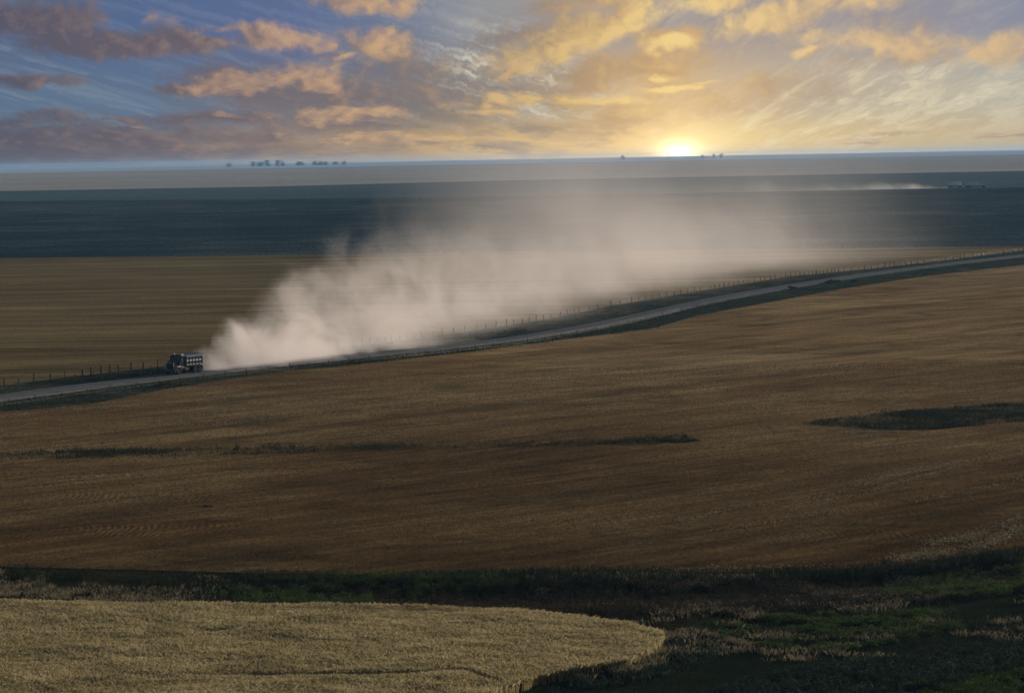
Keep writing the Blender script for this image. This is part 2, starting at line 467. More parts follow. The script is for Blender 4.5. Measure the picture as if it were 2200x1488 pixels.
M_ground = mat_field('plain_soil', [(.060, .055, .040, 1), (.085, .075, .05, 1), (.05, .05, .04, 1)], big=.01, grain=1.2)
STUB = [(.18, .11, .048, 1), (.25, .16, .074, 1), (.30, .205, .098, 1), (.36, .26, .135, 1)]
def _comb(px, py, rx, ry, sp):
    x, y, z = unproj(px, py); return (float(x), float(y), rx, ry, sp)
COMBS = [_comb(270, 1070, 12.5, 8, .62), _comb(300, 1140, 13, 7, .62), _comb(1760, 1150, 8, 5, .6), _comb(1990, 1152, 5, 5, .6)]
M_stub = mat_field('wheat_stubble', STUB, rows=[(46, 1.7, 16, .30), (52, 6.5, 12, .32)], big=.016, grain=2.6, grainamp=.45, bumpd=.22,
                   green=(.05, .058, .03, 1), greenamt=.5, combs=COMBS, speck=(2.2, .5, .30), soil_shade=[(0, (.40, .38, .34, 1)), (.35, (.68, .68, .66, 1)), (1, (1, 1, 1, 1))])
M_stubfar = mat_field('mown_stubble', [(.145, .105, .044, 1), (.20, .145, .064, 1), (.25, .19, .088, 1)], rows=[(1, 6, 60, .26), (1, 17, 50, .34)], big=.008, grain=2.0, grainamp=.25, bumpd=.16, speck=(1.6, .16, .22))
M_crop = mat_field('dark_green_crop', [(.014, .027, .033, 1), (.028, .048, .056, 1), (.07, .093, .096, 1)], rows=[(1, 14, 20, .25), (1, 60, 12, .22)], big=.006, grain=.55, grainamp=.5, bumpd=.3, speck=(1.1, .09, .65))
M_crop2 = mat_field('blue_green_crop', [(.066, .10, .118, 1), (.088, .128, .145, 1)], rows=[(1, 40, 20, .15)], big=.003, grain=.3, grainamp=.25, bumpd=.3, speck=(.6, .02, .28))
M_fallow = mat_field('pale_fallow', [(.36, .34, .32, 1), (.46, .42, .385, 1)], rows=[(0, 60, 14, .14)], big=.001, grain=.2, grainamp=.2, bumpd=.2, speck=(.35, .008, .16))
M_plain = mat_field('distant_plain', [(.40, .50, .62, 1), (.52, .60, .70, 1)], rows=[(0, 500, 10, .3)], big=.0004, grain=.05, grainamp=.15, bumpd=.2)  # pale blue of the distant haze painted into the ground colour
M_verge = mat_field('verge_soil', [(.016, .027, .019, 1), (.034, .046, .031, 1), (.12, .108, .08, 1)], big=.06, grain=2.0, grainamp=.4, bumpd=.3)
M_ditch = mat_field('ditch_soil', [(.012, .013, .008, 1), (.022, .024, .012, 1), (.05, .045, .025, 1)], big=.09, grain=3.0, grainamp=.45, bumpd=.3)
M_mown = mat_field('short_dark_grass', [(.010, .017, .009, 1), (.016, .025, .013, 1), (.026, .036, .018, 1)], big=.05, grain=5.0, grainamp=.35, bumpd=.12)
M_wheatsoil = mat_field('wheat_floor', [(.06, .045, .022, 1), (.09, .068, .034, 1)], big=.1, grain=5, grainamp=.3, bumpd=.1)

def mat_road():
    mt, k, b, _ = new_mat('gravel')
    P = geo(k)
    uv = k.node('ShaderNodeAttribute'); uv.attribute_name = 'across'
    a = uv.outputs['Fac']
    n = k.noise(P, .5, 5, .6); g = k.noise(P, 6, 4, .7)
    base = k.mix(k.mr(n, .35, .65), (.115, .123, .132, 1), (.165, .173, .182, 1))
    # packed wheel tracks a little paler than the loose crown
    tr = k.math('ABSOLUTE', k.math('SUBTRACT', k.math('ABSOLUTE', k.math('ADD', a, k.math('MULTIPLY', k.math('SUBTRACT', n, .5), .2))), .42))
    base = k.mix(k.mr(tr, .05, .2, .6, 0, smooth=True), base, (.22, .228, .236, 1))
    base = k.mix(k.math('MULTIPLY', k.mr(k.math('ABSOLUTE', a), .78, 1.0, smooth=True), .6), base, (.04, .042, .035, 1))
    gs = k.mr(g, .3, .7, .75, 1.25)
    k.put(b.inputs['Base Color'], k.mix(1.0, base, k.comb(gs, gs, gs), 'MULTIPLY'))
    b.inputs['Roughness'].default_value = .9
    b.inputs['Specular IOR Level'].default_value = 0.0
    bump(k, b, k.math('ADD', g, n), .6, .06)
    return mt
M_road = mat_road()


# ------------------------------------------------------------------ boundaries traced in the photograph (px, py)
B_ROADC = [(-700, 955), (-300, 897), (0, 857), (191, 832), (354, 812), (600, 783), (964, 747), (1100, 731), (1200, 716), (1300, 698), (1400, 676), (1500, 652), (1600, 633), (1700, 616), (1800, 600), (1900, 586), (2000, 573), (2200, 550), (2500, 520), (2900, 486)]
B_LOW = [(-700, 985), (-300, 925), (0, 884), (191, 869), (354, 836), (600, 800), (820, 777), (1000, 757), (1200, 731), (1400, 706), (1500, 678), (1818, 619), (2000, 592), (2200, 569), (2500, 538), (2900, 500)]
B_FENCE = [(-700, 925), (-300, 869), (0, 831), (196, 807), (339, 791), (669, 756), (858, 734), (1044, 709), (1182, 687), (1331, 656), (1525, 624), (1688, 597), (1872, 579), (2022, 562), (2187, 541), (2500, 511), (2900, 478)]
B_WHEAT = [(-700, 1288), (0, 1302), (300, 1307), (600, 1309), (900, 1314), (1100, 1322), (1250, 1332), (1350, 1345), (1400, 1360)]
B_DITCHTOP = [(-700, 1205), (0, 1214), (300, 1221), (560, 1228), (800, 1231), (1100, 1226), (1300, 1220), (1500, 1226), (1700, 1224), (1850, 1216), (1950, 1209), (2050, 1194), (2200, 1176), (2500, 1140), (2900, 1100)]
def shift(b, d): return [(x, y + d) for x, y in b]

# base sheet: fan of rings out to the horizon, a little under the field sheets
def base_ground():
    az = np.concatenate([np.linspace(-180, -32, 56)[:-1], np.linspace(-32, 32, 240), np.linspace(32, 180, 56)[1:]])
    az = np.radians(az)
    r = np.concatenate([[0.01], np.geomspace(3, 140, 40), np.geomspace(146, 14000, 185)])
    A, R = np.meshgrid(az, r, indexing='ij')
    X = R * np.sin(A); Y = R * np.cos(A)
    edge = np.radians(13 + 12 * (1 - sstep(420, 560, R)))
    inside = (1 - sstep(0, math.radians(1.5), np.abs(A) - edge)) * sstep(140, 170, R)
    Z = zt(X, Y) - .35 - 1.6 * inside - inside * sstep(3000, 9000, R) * 1.0
    
    o = mesh_np('ground', np.stack([X, Y, Z], -1).reshape(-1, 3), grid_faces(len(az), len(r)), M_ground, smooth=True)
    tag(o, kind='structure')
base_ground()

XL, XR = -560, 2760
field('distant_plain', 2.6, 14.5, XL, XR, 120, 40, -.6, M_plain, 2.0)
field('fallow_field', 13.5, [(XL, 424), (0, 411), (560, 402), (1100, 388), (1650, 378), (2200, 368), (XR, 358)], XL, XR, 160, 40, -.4, M_fallow)
field('blue_green_field', [(XL, 422.5), (0, 409.5), (560, 400.5), (1100, 386.5), (1650, 376.5), (2200, 366.5), (XR, 356.5)], [(XL, 443), (0, 433), (700, 427), (1100, 422), (1600, 413), (2200, 403), (XR, 394)], XL, XR, 160, 30, -.25, M_crop2)
field('green_crop_field', [(XL, 442), (0, 432), (700, 426), (1100, 421), (1600, 412), (2200, 402), (XR, 393)], [(XL, 560), (0, 556), (700, 548), (1100, 542), (1700, 534), (2200, 531), (XR, 527)], XL, XR, 240, 80, -.1, M_crop)
field('mown_field', [(XL, 558), (0, 554.5), (700, 546.5), (1100, 540.5), (1700, 533), (2200, 529.5), (XR, 519)], shift(B_FENCE, 2), XL, XR, 420, 130, .0, M_stubfar)
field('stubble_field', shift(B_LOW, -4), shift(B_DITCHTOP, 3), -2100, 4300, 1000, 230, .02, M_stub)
field('verge', shift(B_FENCE, -2), B_LOW, XL, XR, 700, 26, .06, M_verge)
field('ditch', B_DITCHTOP, 1320, -2100, 4300, 800, 150, -.05, M_ditch)

# gravel road with a slightly raised crown
def build_road():
    px = np.linspace(-640, 2860, 700)
    py = np.interp(px, [p[0] for p in B_ROADC], [p[1] for p in B_ROADC])
    py = np.convolve(np.pad(py, 20, mode='reflect', reflect_type='odd'), np.hanning(41) / np.hanning(41).sum(), mode='valid')
    X, Y, Z = unproj(px, py)
    tx, ty = np.gradient(X), np.gradient(Y); L = np.hypot(tx, ty); nx, ny = ty / L, -tx / L
    a = np.linspace(-1, 1, 15); W = 3.3
    VX = X[:, None] + nx[:, None] * a * W; VY = Y[:, None] + ny[:, None] * a * W
    VZ = zt(VX, VY) + .42 - .10 * a ** 2 - .35 * (np.abs(a) > .99)
    v = np.stack([VX, VY, VZ], -1).reshape(-1, 3)
    o = mesh_np('gravel_road', v, grid_faces(700, 15), M_road, smooth=True)
    at = o.data.attributes.new('across', 'FLOAT', 'POINT'); at.data.foreach_set('value', np.tile(a, 700).astype(np.float32))
    tag(o, kind='structure')
    return X, Y, nx, ny
ROAD = build_road()
# ------------------------------------------------------------------ vegetation
def project(x, y, z):
    v = np.stack([np.asarray(x, float), np.asarray(y, float), np.asarray(z, float) - CAM_H], -1) @ Rm
    return 1100 - F * v[..., 0] / v[..., 2], 744 + F * v[..., 1] / v[..., 2]

def vnoise(x, y, seed=0, oct=3):
    """smooth value noise in world metres (numpy)"""
    out = 0; amp = 1; tot = 0
    for o in range(oct):
        xi = np.floor(x).astype(np.int64); yi = np.floor(y).astype(np.int64)
        fx = x - xi; fy = y - yi; fx = fx * fx * (3 - 2 * fx); fy = fy * fy * (3 - 2 * fy)
        def h(i, j):
            n = (i * 374761393 + j * 668265263 + (seed + o * 17) * 974634777) & 0x7fffffff
            n = (n ^ (n >> 13)) * 1274126177 & 0x7fffffff
            return ((n ^ (n >> 16)) & 0xffff) / 65535.0
        v = (h(xi, yi) * (1 - fx) + h(xi + 1, yi) * fx) * (1 - fy) + (h(xi, yi + 1) * (1 - fx) + h(xi + 1, yi + 1) * fx) * fy
        out = out + amp * v; tot += amp; amp *= .5; x = x * 2.03 + 7.1; y = y * 2.03 + 3.7
    return out / tot

def scatter(n, top, bot, x0, x1, seed, dens=None):
    """world points evenly spread over the ground between two traced boundaries"""
    r = np.random.default_rng(seed)
    ex, ey, _ = unproj([x0, x1, x0, x1, (x0 + x1) / 2, (x0 + x1) / 2], [np.interp(q, *zip(*top)) for q in (x0, x1)] + [np.interp(q, *zip(*bot)) for q in (x0, x1)] + [min(p[1] for p in top), max(p[1] for p in bot)])
    X = r.uniform(ex.min() - 15, ex.max() + 15, n); Y = r.uniform(ey.min() - 4, ey.max() + 4, n)
    Z = zt(X, Y)
    px, py = project(X, Y, Z)
    ok = (px > x0) & (px < x1) & (py > np.interp(px, *zip(*top))) & (py < np.interp(px, *zip(*bot)))
    if dens is not None: ok &= r.random(n) < dens(X, Y, px, py)
    return X[ok], Y[ok], Z[ok]

def blades(X, Y, Z, h, w, lean, r, bend=.35):
    """a bent two-piece blade (5 vertices would be finer: 4 vertices, 2 triangles) on every point"""
    n = len(X)
    h = np.broadcast_to(h, n) * r.uniform(.65, 1.2, n); w = np.broadcast_to(w, n) * r.uniform(.7, 1.4, n)
    a = r.uniform(0, 2 * np.pi, n); b = r.uniform(0, 2 * np.pi, n); l = np.abs(r.normal(0, lean, n)) * h
    cx, cy = np.cos(a) * w / 2, np.sin(a) * w / 2
    lx, ly = np.cos(b) * l, np.sin(b) * l
    p0 = np.stack([X - cx, Y - cy, Z], -1); p1 = np.stack([X + cx, Y + cy, Z], -1)
    p2 = np.stack([X + cx * .8 + lx * bend, Y + cy * .8 + ly * bend, Z + h * .62], -1)
    p3 = np.stack([X + lx - cx * .3, Y + ly - cy * .3, Z + h], -1)
    v = np.stack([p0, p1, p2, p3], 1).reshape(-1, 3)
    return v, np.arange(4 * n).reshape(-1, 4), r.random(n)

def leaves(C, size, r, flat=.5):
    n = len(C)
    d = r.normal(size=(n, 3)); d[:, 2] = np.abs(d[:, 2]) * (1 - flat) + flat * 1.0 * r.uniform(-.3, 1, n)
    d /= np.linalg.norm(d, axis=1, keepdims=True) + 1e-9
    t = np.cross(d, r.normal(size=(n, 3))); t /= np.linalg.norm(t, axis=1, keepdims=True) + 1e-9
    b = np.cross(d, t); s = (np.broadcast_to(size, n) * r.uniform(.6, 1.3, n))[:, None]
    v = np.stack([C - t * s, C + b * s * .55, C + t * s, C - b * s * .55], 1).reshape(-1, 3)
    return v, np.arange(4 * n).reshape(-1, 4), r.random(n)

def merge(*parts):
    V, Fs, T, k = [], [], [], 0
    for v, f, t in parts:
        V.append(v); Fs.append(f + k); T.append(t); k += len(v)
    return np.concatenate(V), np.concatenate(Fs), np.concatenate(T)

def clumps(X, Y, Z, rad, hgt, per, size, r):
    """domed clumps of leaves on the points"""
    n = len(X); rad = np.broadcast_to(rad, n) * r.uniform(.6, 1.3, n); hgt = np.broadcast_to(hgt, n) * r.uniform(.6, 1.3, n)
    i = np.repeat(np.arange(n), per); m_ = len(i)
    a = r.uniform(0, 2 * np.pi, m_); q = np.sqrt(r.random(m_)); el = np.sqrt(1 - q ** 2 * .95)
    k = r.uniform(.55, 1.05, m_)
    C = np.stack([X[i] + np.cos(a) * q * rad[i] * k, Y[i] + np.sin(a) * q * rad[i] * k, Z[i] + el * hgt[i] * k], -1)
    v, f, t = leaves(C, size, r)
    t = np.clip(t * .5 + np.repeat(r.random(n), per) * .5, 0, 1)
    return v, f, t

P_wheat = mat_plants('ripe_wheat', [(.22, .18, .09, 1), (.46, .38, .205, 1), (.66, .57, .35, 1)], .22, .3, .6)
P_dry = mat_plants('dry_grass', [(.05, .042, .024, 1), (.095, .08, .048, 1), (.17, .14, .088, 1)], .3, .25)
P_verge = mat_plants('roadside_grass', [(.009, .016, .010, 1), (.017, .027, .015, 1), (.032, .042, .022, 1), (.068, .070, .038, 1)], .12, .2)
P_drift = mat_plants('dry_grass_drift', [(.10, .085, .055, 1), (.22, .185, .12, 1), (.36, .31, .21, 1)], .4, .25)
P_mown = mat_plants('mown_grass_blades', [(.012, .020, .010, 1), (.021, .033, .017, 1), (.038, .05, .026, 1)], .2, .1)
P_weed = mat_plants('dark_weeds', [(.010, .016, .008, 1), (.021, .031, .015, 1), (.052, .062, .03, 1)], .3, .2)
P_leafy = mat_plants('leafy_green', [(.014, .026, .008, 1), (.042, .072, .020, 1), (.11, .16, .045, 1)], .5, .3)
P_bluish = mat_plants('bluish_leaves', [(.009, .019, .015, 1), (.022, .044, .031, 1), (.062, .09, .056, 1)], .5, .2)
P_brush = mat_plants('brown_brush', [(.018, .014, .010, 1), (.042, .032, .020, 1), (.09, .07, .045, 1)], .35, .15)
P_tree = mat_plants('tree_foliage', [(.32, .45, .54, 1), (.36, .49, .57, 1), (.40, .52, .59, 1)], .4, .2)  # blue haze painted into the leaf colour
P_straw = mat_plants('loose_straw', [(.22, .17, .09, 1), (.36, .29, .17, 1), (.52, .44, .30, 1)], .3, .1)
M_bark = mat_simple('bark', (.08, .06, .045, 1), .9)

def stuff(name, parts, mat, label, cat):
    v, f, t = merge(*parts)
    o = mesh_np(name, v, f, mat, tone=t)
    tag(o, label, cat, kind='stuff')
    return o

# ripe wheat in the foreground: a dense head of stalks over its own lumpy canopy
W_TOP = [(-560, 1300), (0, 1309), (300, 1314), (600, 1317), (900, 1322), (1100, 1330), (1250, 1342), (1350, 1358), (1425, 1380)]
W_BOT = [(-560, 1640), (900, 1640), (1040, 1520), (1100, 1495), (1160, 1474), (1260, 1457), (1350, 1440), (1400, 1418), (1424, 1396), (1428, 1380)]
def wheat():
    r = np.random.default_rng(5)
    def hfun(X, Y):
        return .86 + .36 * (vnoise(X * .22, Y * .22, 3) - .5) + .12 * (vnoise(X * .9, Y * .9, 4) - .5)
    gapc = [(-600, 1500), (380, 1458), (600, 1462), (850, 1460), (1000, 1452), (1075, 1475), (1120, 1510)]
    gx, gy, _ = unproj([p[0] for p in gapc], [p[1] + 12 for p in gapc])
    def gap(X, Y):
        d = np.abs(Y - np.interp(X, gx, gy))
        return np.exp(-(d / .42) ** 2) * sstep(-22, -12, X) * (.1 + .9 * vnoise(X * .5, Y * .5, 8))
    def dens(X, Y, px, py): return 1 - .85 * np.clip(gap(X, Y), 0, 1) * .9
    X, Y, Z = scatter(1500000, W_TOP, W_BOT, -560, 1428, 21, dens)
    h = hfun(X, Y) * (1 - .5 * np.clip(gap(X, Y), 0, 1))
    # short heads in the upper half only (the lower stems are hidden inside the crop)
    base = Z + h * .45
    b1 = blades(X, Y, base + h * .17, h * .36, .022, .55, r, .2)
    # complete stalks along the open edge
    X2, Y2, Z2 = scatter(160000, shift(W_BOT, -16), W_BOT, 900, 1428, 22)
    b2 = blades(X2, Y2, Z2, hfun(X2, Y2), .03, .12, r)
    X3, Y3, Z3 = scatter(60000, W_TOP, shift(W_TOP, 10), -560, 1428, 23)
    b3 = blades(X3, Y3, Z3, hfun(X3, Y3), .03, .15, r)
    # canopy sheet inside the stand
    px = np.linspace(-560, 1415, 500)
    ty = np.interp(px, *zip(*W_TOP)) + 5; by = np.interp(px, *zip(*W_BOT)) - 6
    t = np.linspace(0, 1, 150)
    X4, Y4, Z4 = unproj(np.repeat(px[:, None], 150, 1), ty[:, None] + np.maximum(by - ty, 1)[:, None] * t)
    hh = hfun(X4, Y4) * (.66 - .4 * np.clip(gap(X4, Y4), 0, 1)); 
    cv = np.stack([X4, Y4, Z4 + hh], -1).reshape(-1, 3); cf = grid_faces(500, 150)
    stuff('wheat', [b1, b2, b3, (cv, cf, r.random(len(cf)) * .35)], P_wheat, 'ripe golden wheat standing in the foreground field', 'wheat')
wheat()
field('wheat_field', W_TOP, W_BOT, XL, 1426, 260, 60, .0, M_wheatsoil)

# roadside growth, both sides of the gravel road
def verges():
    r = np.random.default_rng(6)
    LO_TOP = [(x, y + (11 if x < 400 else 9 if x < 1100 else 6 if x < 1700 else 4)) for x, y in B_ROADC]
    def dn(X, Y, px, py):
        return np.clip(.35 + 1.3 * (vnoise(X * .12, Y * .12, 31) - .35), .08, 1)
    X, Y, Z = scatter(800000, LO_TOP, shift(B_LOW, 4), -500, 2700, 31, lambda X, Y, px, py: dn(X, Y, px, py) * np.clip(1 - (py - np.interp(px, *zip(*B_LOW)) + 3) / 7 + (vnoise(X * .25, Y * .25, 36) - .5) * 2.5, 0, 1))
    hN = (.35 + .55 * vnoise(X * .15, Y * .15, 32)) * (1 - .45 * sstep(540, 800, Y))
    a = blades(X, Y, Z, hN * .85, .07, .45, r)
    X, Y, Z = scatter(40000, LO_TOP, shift(B_LOW, 1), -500, 2700, 33, lambda X, Y, px, py: (vnoise(X * .2, Y * .2, 35) > .52) * .8)
    c = clumps(X, Y, Z, .55, .55, 16, .09, r)
    stuff('verge_grass', [a, c], P_verge, 'dark green rough grass and weeds on the near side of the gravel road', 'roadside grass')
    UP_BOT = [(x, y - (9 if x < 400 else 7 if x < 1100 else 5 if x < 1700 else 3)) for x, y in B_ROADC]
    def du(X, Y, px, py):
        return np.clip(.1 + 1.9 * (vnoise(X * .09 + 3, Y * .09, 41) - .38), .03, 1)
    X, Y, Z = scatter(520000, shift(B_FENCE, 1), UP_BOT, -500, 2700, 41, du)
    hN = .2 + .4 * vnoise(X * .15, Y * .15, 42)
    a = blades(X, Y, Z, hN, .10, .4, r)
    stuff('ditch_grass', [a], P_verge, 'shorter green grass between the far fence and the gravel road', 'roadside grass')
    # bleached grass left standing under the far fence
    X, Y, Z = scatter(260000, shift(B_FENCE, -3), shift(B_FENCE, 1), -500, 2700, 43, lambda X, Y, px, py: .7 * (vnoise(X * .1, Y * .1, 44) > .35))
    b = blades(X, Y, Z, .45, .09, .4, r)
    stuff('dry_grass', [b], P_dry, 'bleached dry grass standing along the foot of the far fence', 'dry grass')
verges()

# weeds growing along the shallow draw across the stubble
def draws():
    r = np.random.default_rng(7)
    T = [(-560, 976), (0, 974), (120, 970), (240, 966), (360, 965), (560, 962), (700, 960), (820, 958), (860, 959), (1000, 957), (1100, 955), (1250, 950), (1330, 947), (1400, 940), (1480, 938)]
    B = [(-560, 996), (0, 992), (120, 986), (240, 984), (360, 981), (560, 975), (700, 970), (820, 967), (860, 966), (1000, 964), (1100, 963), (1250, 957), (1330, 954), (1400, 950), (1480, 948)]
    def d(X, Y, px, py): return np.clip((vnoise(X * .3, Y * .3, 51) - .36) * 3, .03, 1) * (1 - .55 * (px > 820) * (px < 1300)) * np.where(px < 120, .35, 1)
    X, Y, Z = scatter(160000, T, B, -560, 1482, 51, d)
    a = blades(X, Y, Z, .18 + .28 * vnoise(X * .5, Y * .5, 52), .04, .45, r)
    X, Y, Z = scatter(5200, T, B, 60, 1450, 53, lambda X, Y, px, py: (vnoise(X * .5, Y * .5, 54) > .45) * .9)
    c = clumps(X, Y, Z, .38, .62, 34, .05, r)
    stuff('weed_strip', [a, c], P_weed, 'narrow dark strip of weeds crossing the middle of the stubble field', 'weeds')
    T = [(1740, 911), (1765, 904), (1850, 893), (1950, 884), (2000, 880), (2100, 874), (2200, 868), (2400, 858), (2760, 845)]
    B = [(1740, 913), (1775, 916), (1850, 921), (1950, 924), (2000, 923), (2100, 915), (2200, 906), (2400, 896), (2760, 885)]
    X, Y, Z = scatter(330000, T, B, 1742, 2760, 61, lambda X, Y, px, py: np.clip((vnoise(X * .16, Y * .16, 62) - .2) * 2.0, .12, 1))
    a = blades(X, Y, Z, .15 + .5 * vnoise(X * .2, Y * .2, 63) ** 1.5, .045, .45, r)
    X, Y, Z = scatter(6000, T, B, 1742, 2760, 64, lambda X, Y, px, py: (vnoise(X * .22, Y * .22, 65) > .52) * .9)
    c = clumps(X, Y, Z, .5, .65, 30, .06, r)
    stuff('weed_patch', [a, c], P_weed, 'long dark green weed patch in the stubble at right', 'weeds')
    X, Y, Z = scatter(60000, T, B, 1800, 2760, 66, lambda X, Y, px, py: (vnoise(X * .12, Y * .3, 67) > .6) * .8)
    stuff('dry_grass', [blades(X, Y, Z, .5, .06, .4, r)], P_dry, 'paler dry grass showing inside the dark weed patch at right', 'dry grass')
draws()

# everything growing in and beyond the ditch in the foreground
def bottomland():
    r = np.random.default_rng(8)
    DT = B_DITCHTOP
    BB = [(-560, 1300), (0, 1304), (300, 1309), (600, 1311), (900, 1316), (1100, 1324), (1250, 1334), (1400, 1352), (1500, 1400), (2200, 1400), (2760, 1400)]
    # left: open mix of dry grass and dark weeds
    def dl(X, Y, px, py):
        left = np.clip((560 - px) / 560, 0, 1) ** 1.6 * np.clip((vnoise(X * .26, Y * .13, 81) - .47) * 6, 0, 1)
        right = (px > 1150) * np.clip((vnoise(X * .2, Y * .16, 82) - .5) * 8, 0, 1) * .8
        return np.clip(left + right, 0, 1) * .9
    X, Y, Z = scatter(900000, DT, BB, -560, 2760, 71, lambda X, Y, px, py: (1 - dl(X, Y, px, py)) * np.clip(.15 + 1.5 * (vnoise(X * .16, Y * .22, 72) - .35), .1, 1) * np.where((py > np.interp(px, *zip(*shift(DT, 95)))), .3, 1))
    pl_, _ = project(X, Y, Z)
    a = blades(X, Y, Z, (.25 + .4 * vnoise(X * .3, Y * .3, 73)) * np.clip((pl_ - 200) / 700, .5, 1) * .62, .03, .55, r)
    q = slice(0, None, 22)
    c = clumps(X[q], Y[q], Z[q], .45, .32, 26, .045, r)
    stuff('ditch_weeds', [a, c], P_weed, 'low dark weeds covering the ditch behind the wheat', 'weeds')
    # tall green weeds on the ditch's far lip
    def lip(X, Y, px, py): return np.clip((px - 850) / 300, .55, 1) * np.clip((vnoise(X * .3, Y * .3, 74) - .15) * 2, .1, 1)
    X, Y, Z = scatter(260000, shift(DT, 5), shift(DT, 28), -560, 2760, 75, lip)
    pl_, _ = project(X, Y, Z)
    a = blades(X, Y, Z, (.55 + .55 * vnoise(X * .25, Y * .25, 76)) * np.clip((pl_ - 300) / 800, .42, 1) * .7, .035, .35, r)
    X, Y, Z = scatter(9000, shift(DT, 10), shift(DT, 34), -560, 2760, 77, lambda X, Y, px, py: .8 * (vnoise(X * .3, Y * .3, 78) > .45) * np.clip((px - 500) / 600, .2, 1))
    c = clumps(X, Y, Z, .42, .75, 34, .05, r)
    stuff('tall_weeds', [a, c], P_verge, 'tall green weeds lining the far lip of the ditch below the stubble', 'weeds')
    # dry grass drifts
    X, Y, Z = scatter(1000000, shift(DT, 12), [(-560, 1294), (0, 1296), (470, 1300), (1100, 1290), (1500, 1292), (2000, 1285), (2760, 1230)], -560, 2760, 83, dl)
    stuff('dry_grass', [blades(X, Y, Z, .28, .022, .6, r)], P_drift, 'pale dry grass drifts lying along the foreground ditch', 'dry grass')
    # brown brush
    X, Y, Z = scatter(16000, [(600, 1262), (900, 1275), (1200, 1250), (1700, 1246), (2300, 1215)], [(600, 1300), (900, 1315), (1200, 1322), (1700, 1318), (2300, 1262)], 700, 2300, 84, lambda X, Y, px, py: .9 * (vnoise(X * .3, Y * .4, 85) > .42))
    stuff('brown_brush', [clumps(X, Y, Z, .5, .5, 26, .05, r)], P_brush, 'low dark brown brush along the bottom of the ditch', 'brush')
    # leafy patches
    X, Y, Z = scatter(16000, [(380, 1262), (560, 1245), (700, 1238), (1180, 1240)], [(380, 1272), (560, 1300), (800, 1306), (1000, 1276), (1180, 1258)], 380, 1180, 86, lambda X, Y, px, py: np.clip((vnoise(X * .8, Y * .8, 87) - .42) * 5, 0, 1) * np.clip(1.15 - abs(px - 830) / 330, 0, 1))
    stuff('leafy_plants', [clumps(X, Y, Z, .5, .5, 34, .06, r)], P_leafy, 'bright green leafy plants in the ditch just above the wheat', 'leafy plants')
    X, Y, Z = scatter(26000, [(1480, 1345), (1620, 1326), (1900, 1318), (2080, 1312)], [(1480, 1352), (1620, 1392), (1800, 1404), (2080, 1350)], 1480, 2080, 88, lambda X, Y, px, py: np.clip((vnoise(X * .75, Y * .75, 89) - .45) * 6, 0, 1) * np.clip((px - 1480) / 220, 0, 1) * np.clip((2080 - px) / 160, 0, 1))
    stuff('leafy_plants', [clumps(X, Y, Z, .45, .38, 34, .055, r)], P_leafy, 'bright green leafy patch in the hollow right of the wheat tip', 'leafy plants')
    X, Y, Z = scatter(26000, [(1900, 1262), (2050, 1238), (2200, 1222), (2760, 1180)], [(1900, 1282), (2050, 1290), (2200, 1284), (2760, 1250)], 1900, 2760, 90, lambda X, Y, px, py: np.clip((vnoise(X * .8, Y * .8, 91) - .45) * 6, 0, 1))
    stuff('leafy_plants', [clumps(X, Y, Z, .5, .6, 34, .06, r)], P_leafy, 'dark leafy growth at the right edge above the mown slope', 'leafy plants')
    C1 = [(1380, 1560), (1500, 1500), (1640, 1462), (1800, 1432), (1950, 1412), (2080, 1398), (2200, 1378), (2760, 1330)]
    X, Y, Z = scatter(60000, C1, [(1300, 1640), (2760, 1640)], 1380, 2760, 92, lambda X, Y, px, py: np.clip((vnoise(X * .35, Y * .35, 93) - .25) * 2.6, 0.05, 1) * (py < np.interp(px, *zip(*shift(C1, 62))) + 30 * vnoise(X * .2, Y * .2, 94)))
    stuff('leafy_plants', [clumps(X, Y, Z, .5, .55, 32, .06, r)], P_bluish, 'dark bluish leafy crop filling the bottom right corner', 'leafy plants')
    X, Y, Z = scatter(60000, shift(C1, 50), [(1300, 1640), (2760, 1640)], 1380, 2760, 95, lambda X, Y, px, py: .8 * (vnoise(X * .3, Y * .3, 96) > .4))
    stuff('leafy_plants', [clumps(X, Y, Z, .4, .4, 26, .055, r)], P_leafy, 'yellow green leafy growth along the bottom edge right', 'leafy plants')
    # smooth mown slope: short blades
    X, Y, Z = scatter(500000, [(1000, 1500), (1200, 1462), (1430, 1410), (1500, 1352), (2000, 1345), (2100, 1300), (2760, 1240)], [(1000, 1640), (1380, 1560), (1640, 1470), (1950, 1415), (2200, 1385), (2760, 1335)], 1000, 2760, 97)
    stuff('mown_grass', [blades(X, Y, Z, .08, .04, .7, r)], P_mown, 'smooth dark mown grass slope right of the wheat', 'grass')
    # scattered dry tufts and brown brush break up the hollow
    X, Y, Z = scatter(9000, [(1180, 1300), (1500, 1292), (2000, 1285), (2760, 1240)], [(1180, 1330), (1500, 1372), (1800, 1405), (2760, 1330)], 1180, 2760, 102, lambda X, Y, px, py: np.clip((vnoise(X * .5, Y * .9, 103) - .5) * 6, 0, 1))
    stuff('brown_brush', [clumps(X, Y, Z, .4, .35, 24, .04, r)], P_brush, 'brown brush scattered through the hollow at right', 'brush')
    X, Y, Z = scatter(140000, [(1180, 1290), (1500, 1285), (2000, 1280), (2760, 1235)], [(1180, 1332), (1500, 1420), (1800, 1425), (2760, 1340)], 1180, 2760, 104, lambda X, Y, px, py: np.clip((vnoise(X * .3, Y * .3, 105) - .56) * 7, 0, 1))
    stuff('dry_grass', [blades(X, Y, Z, .34, .03, .55, r)], P_drift, 'dry grass tufts scattered through the hollow at right', 'dry grass')
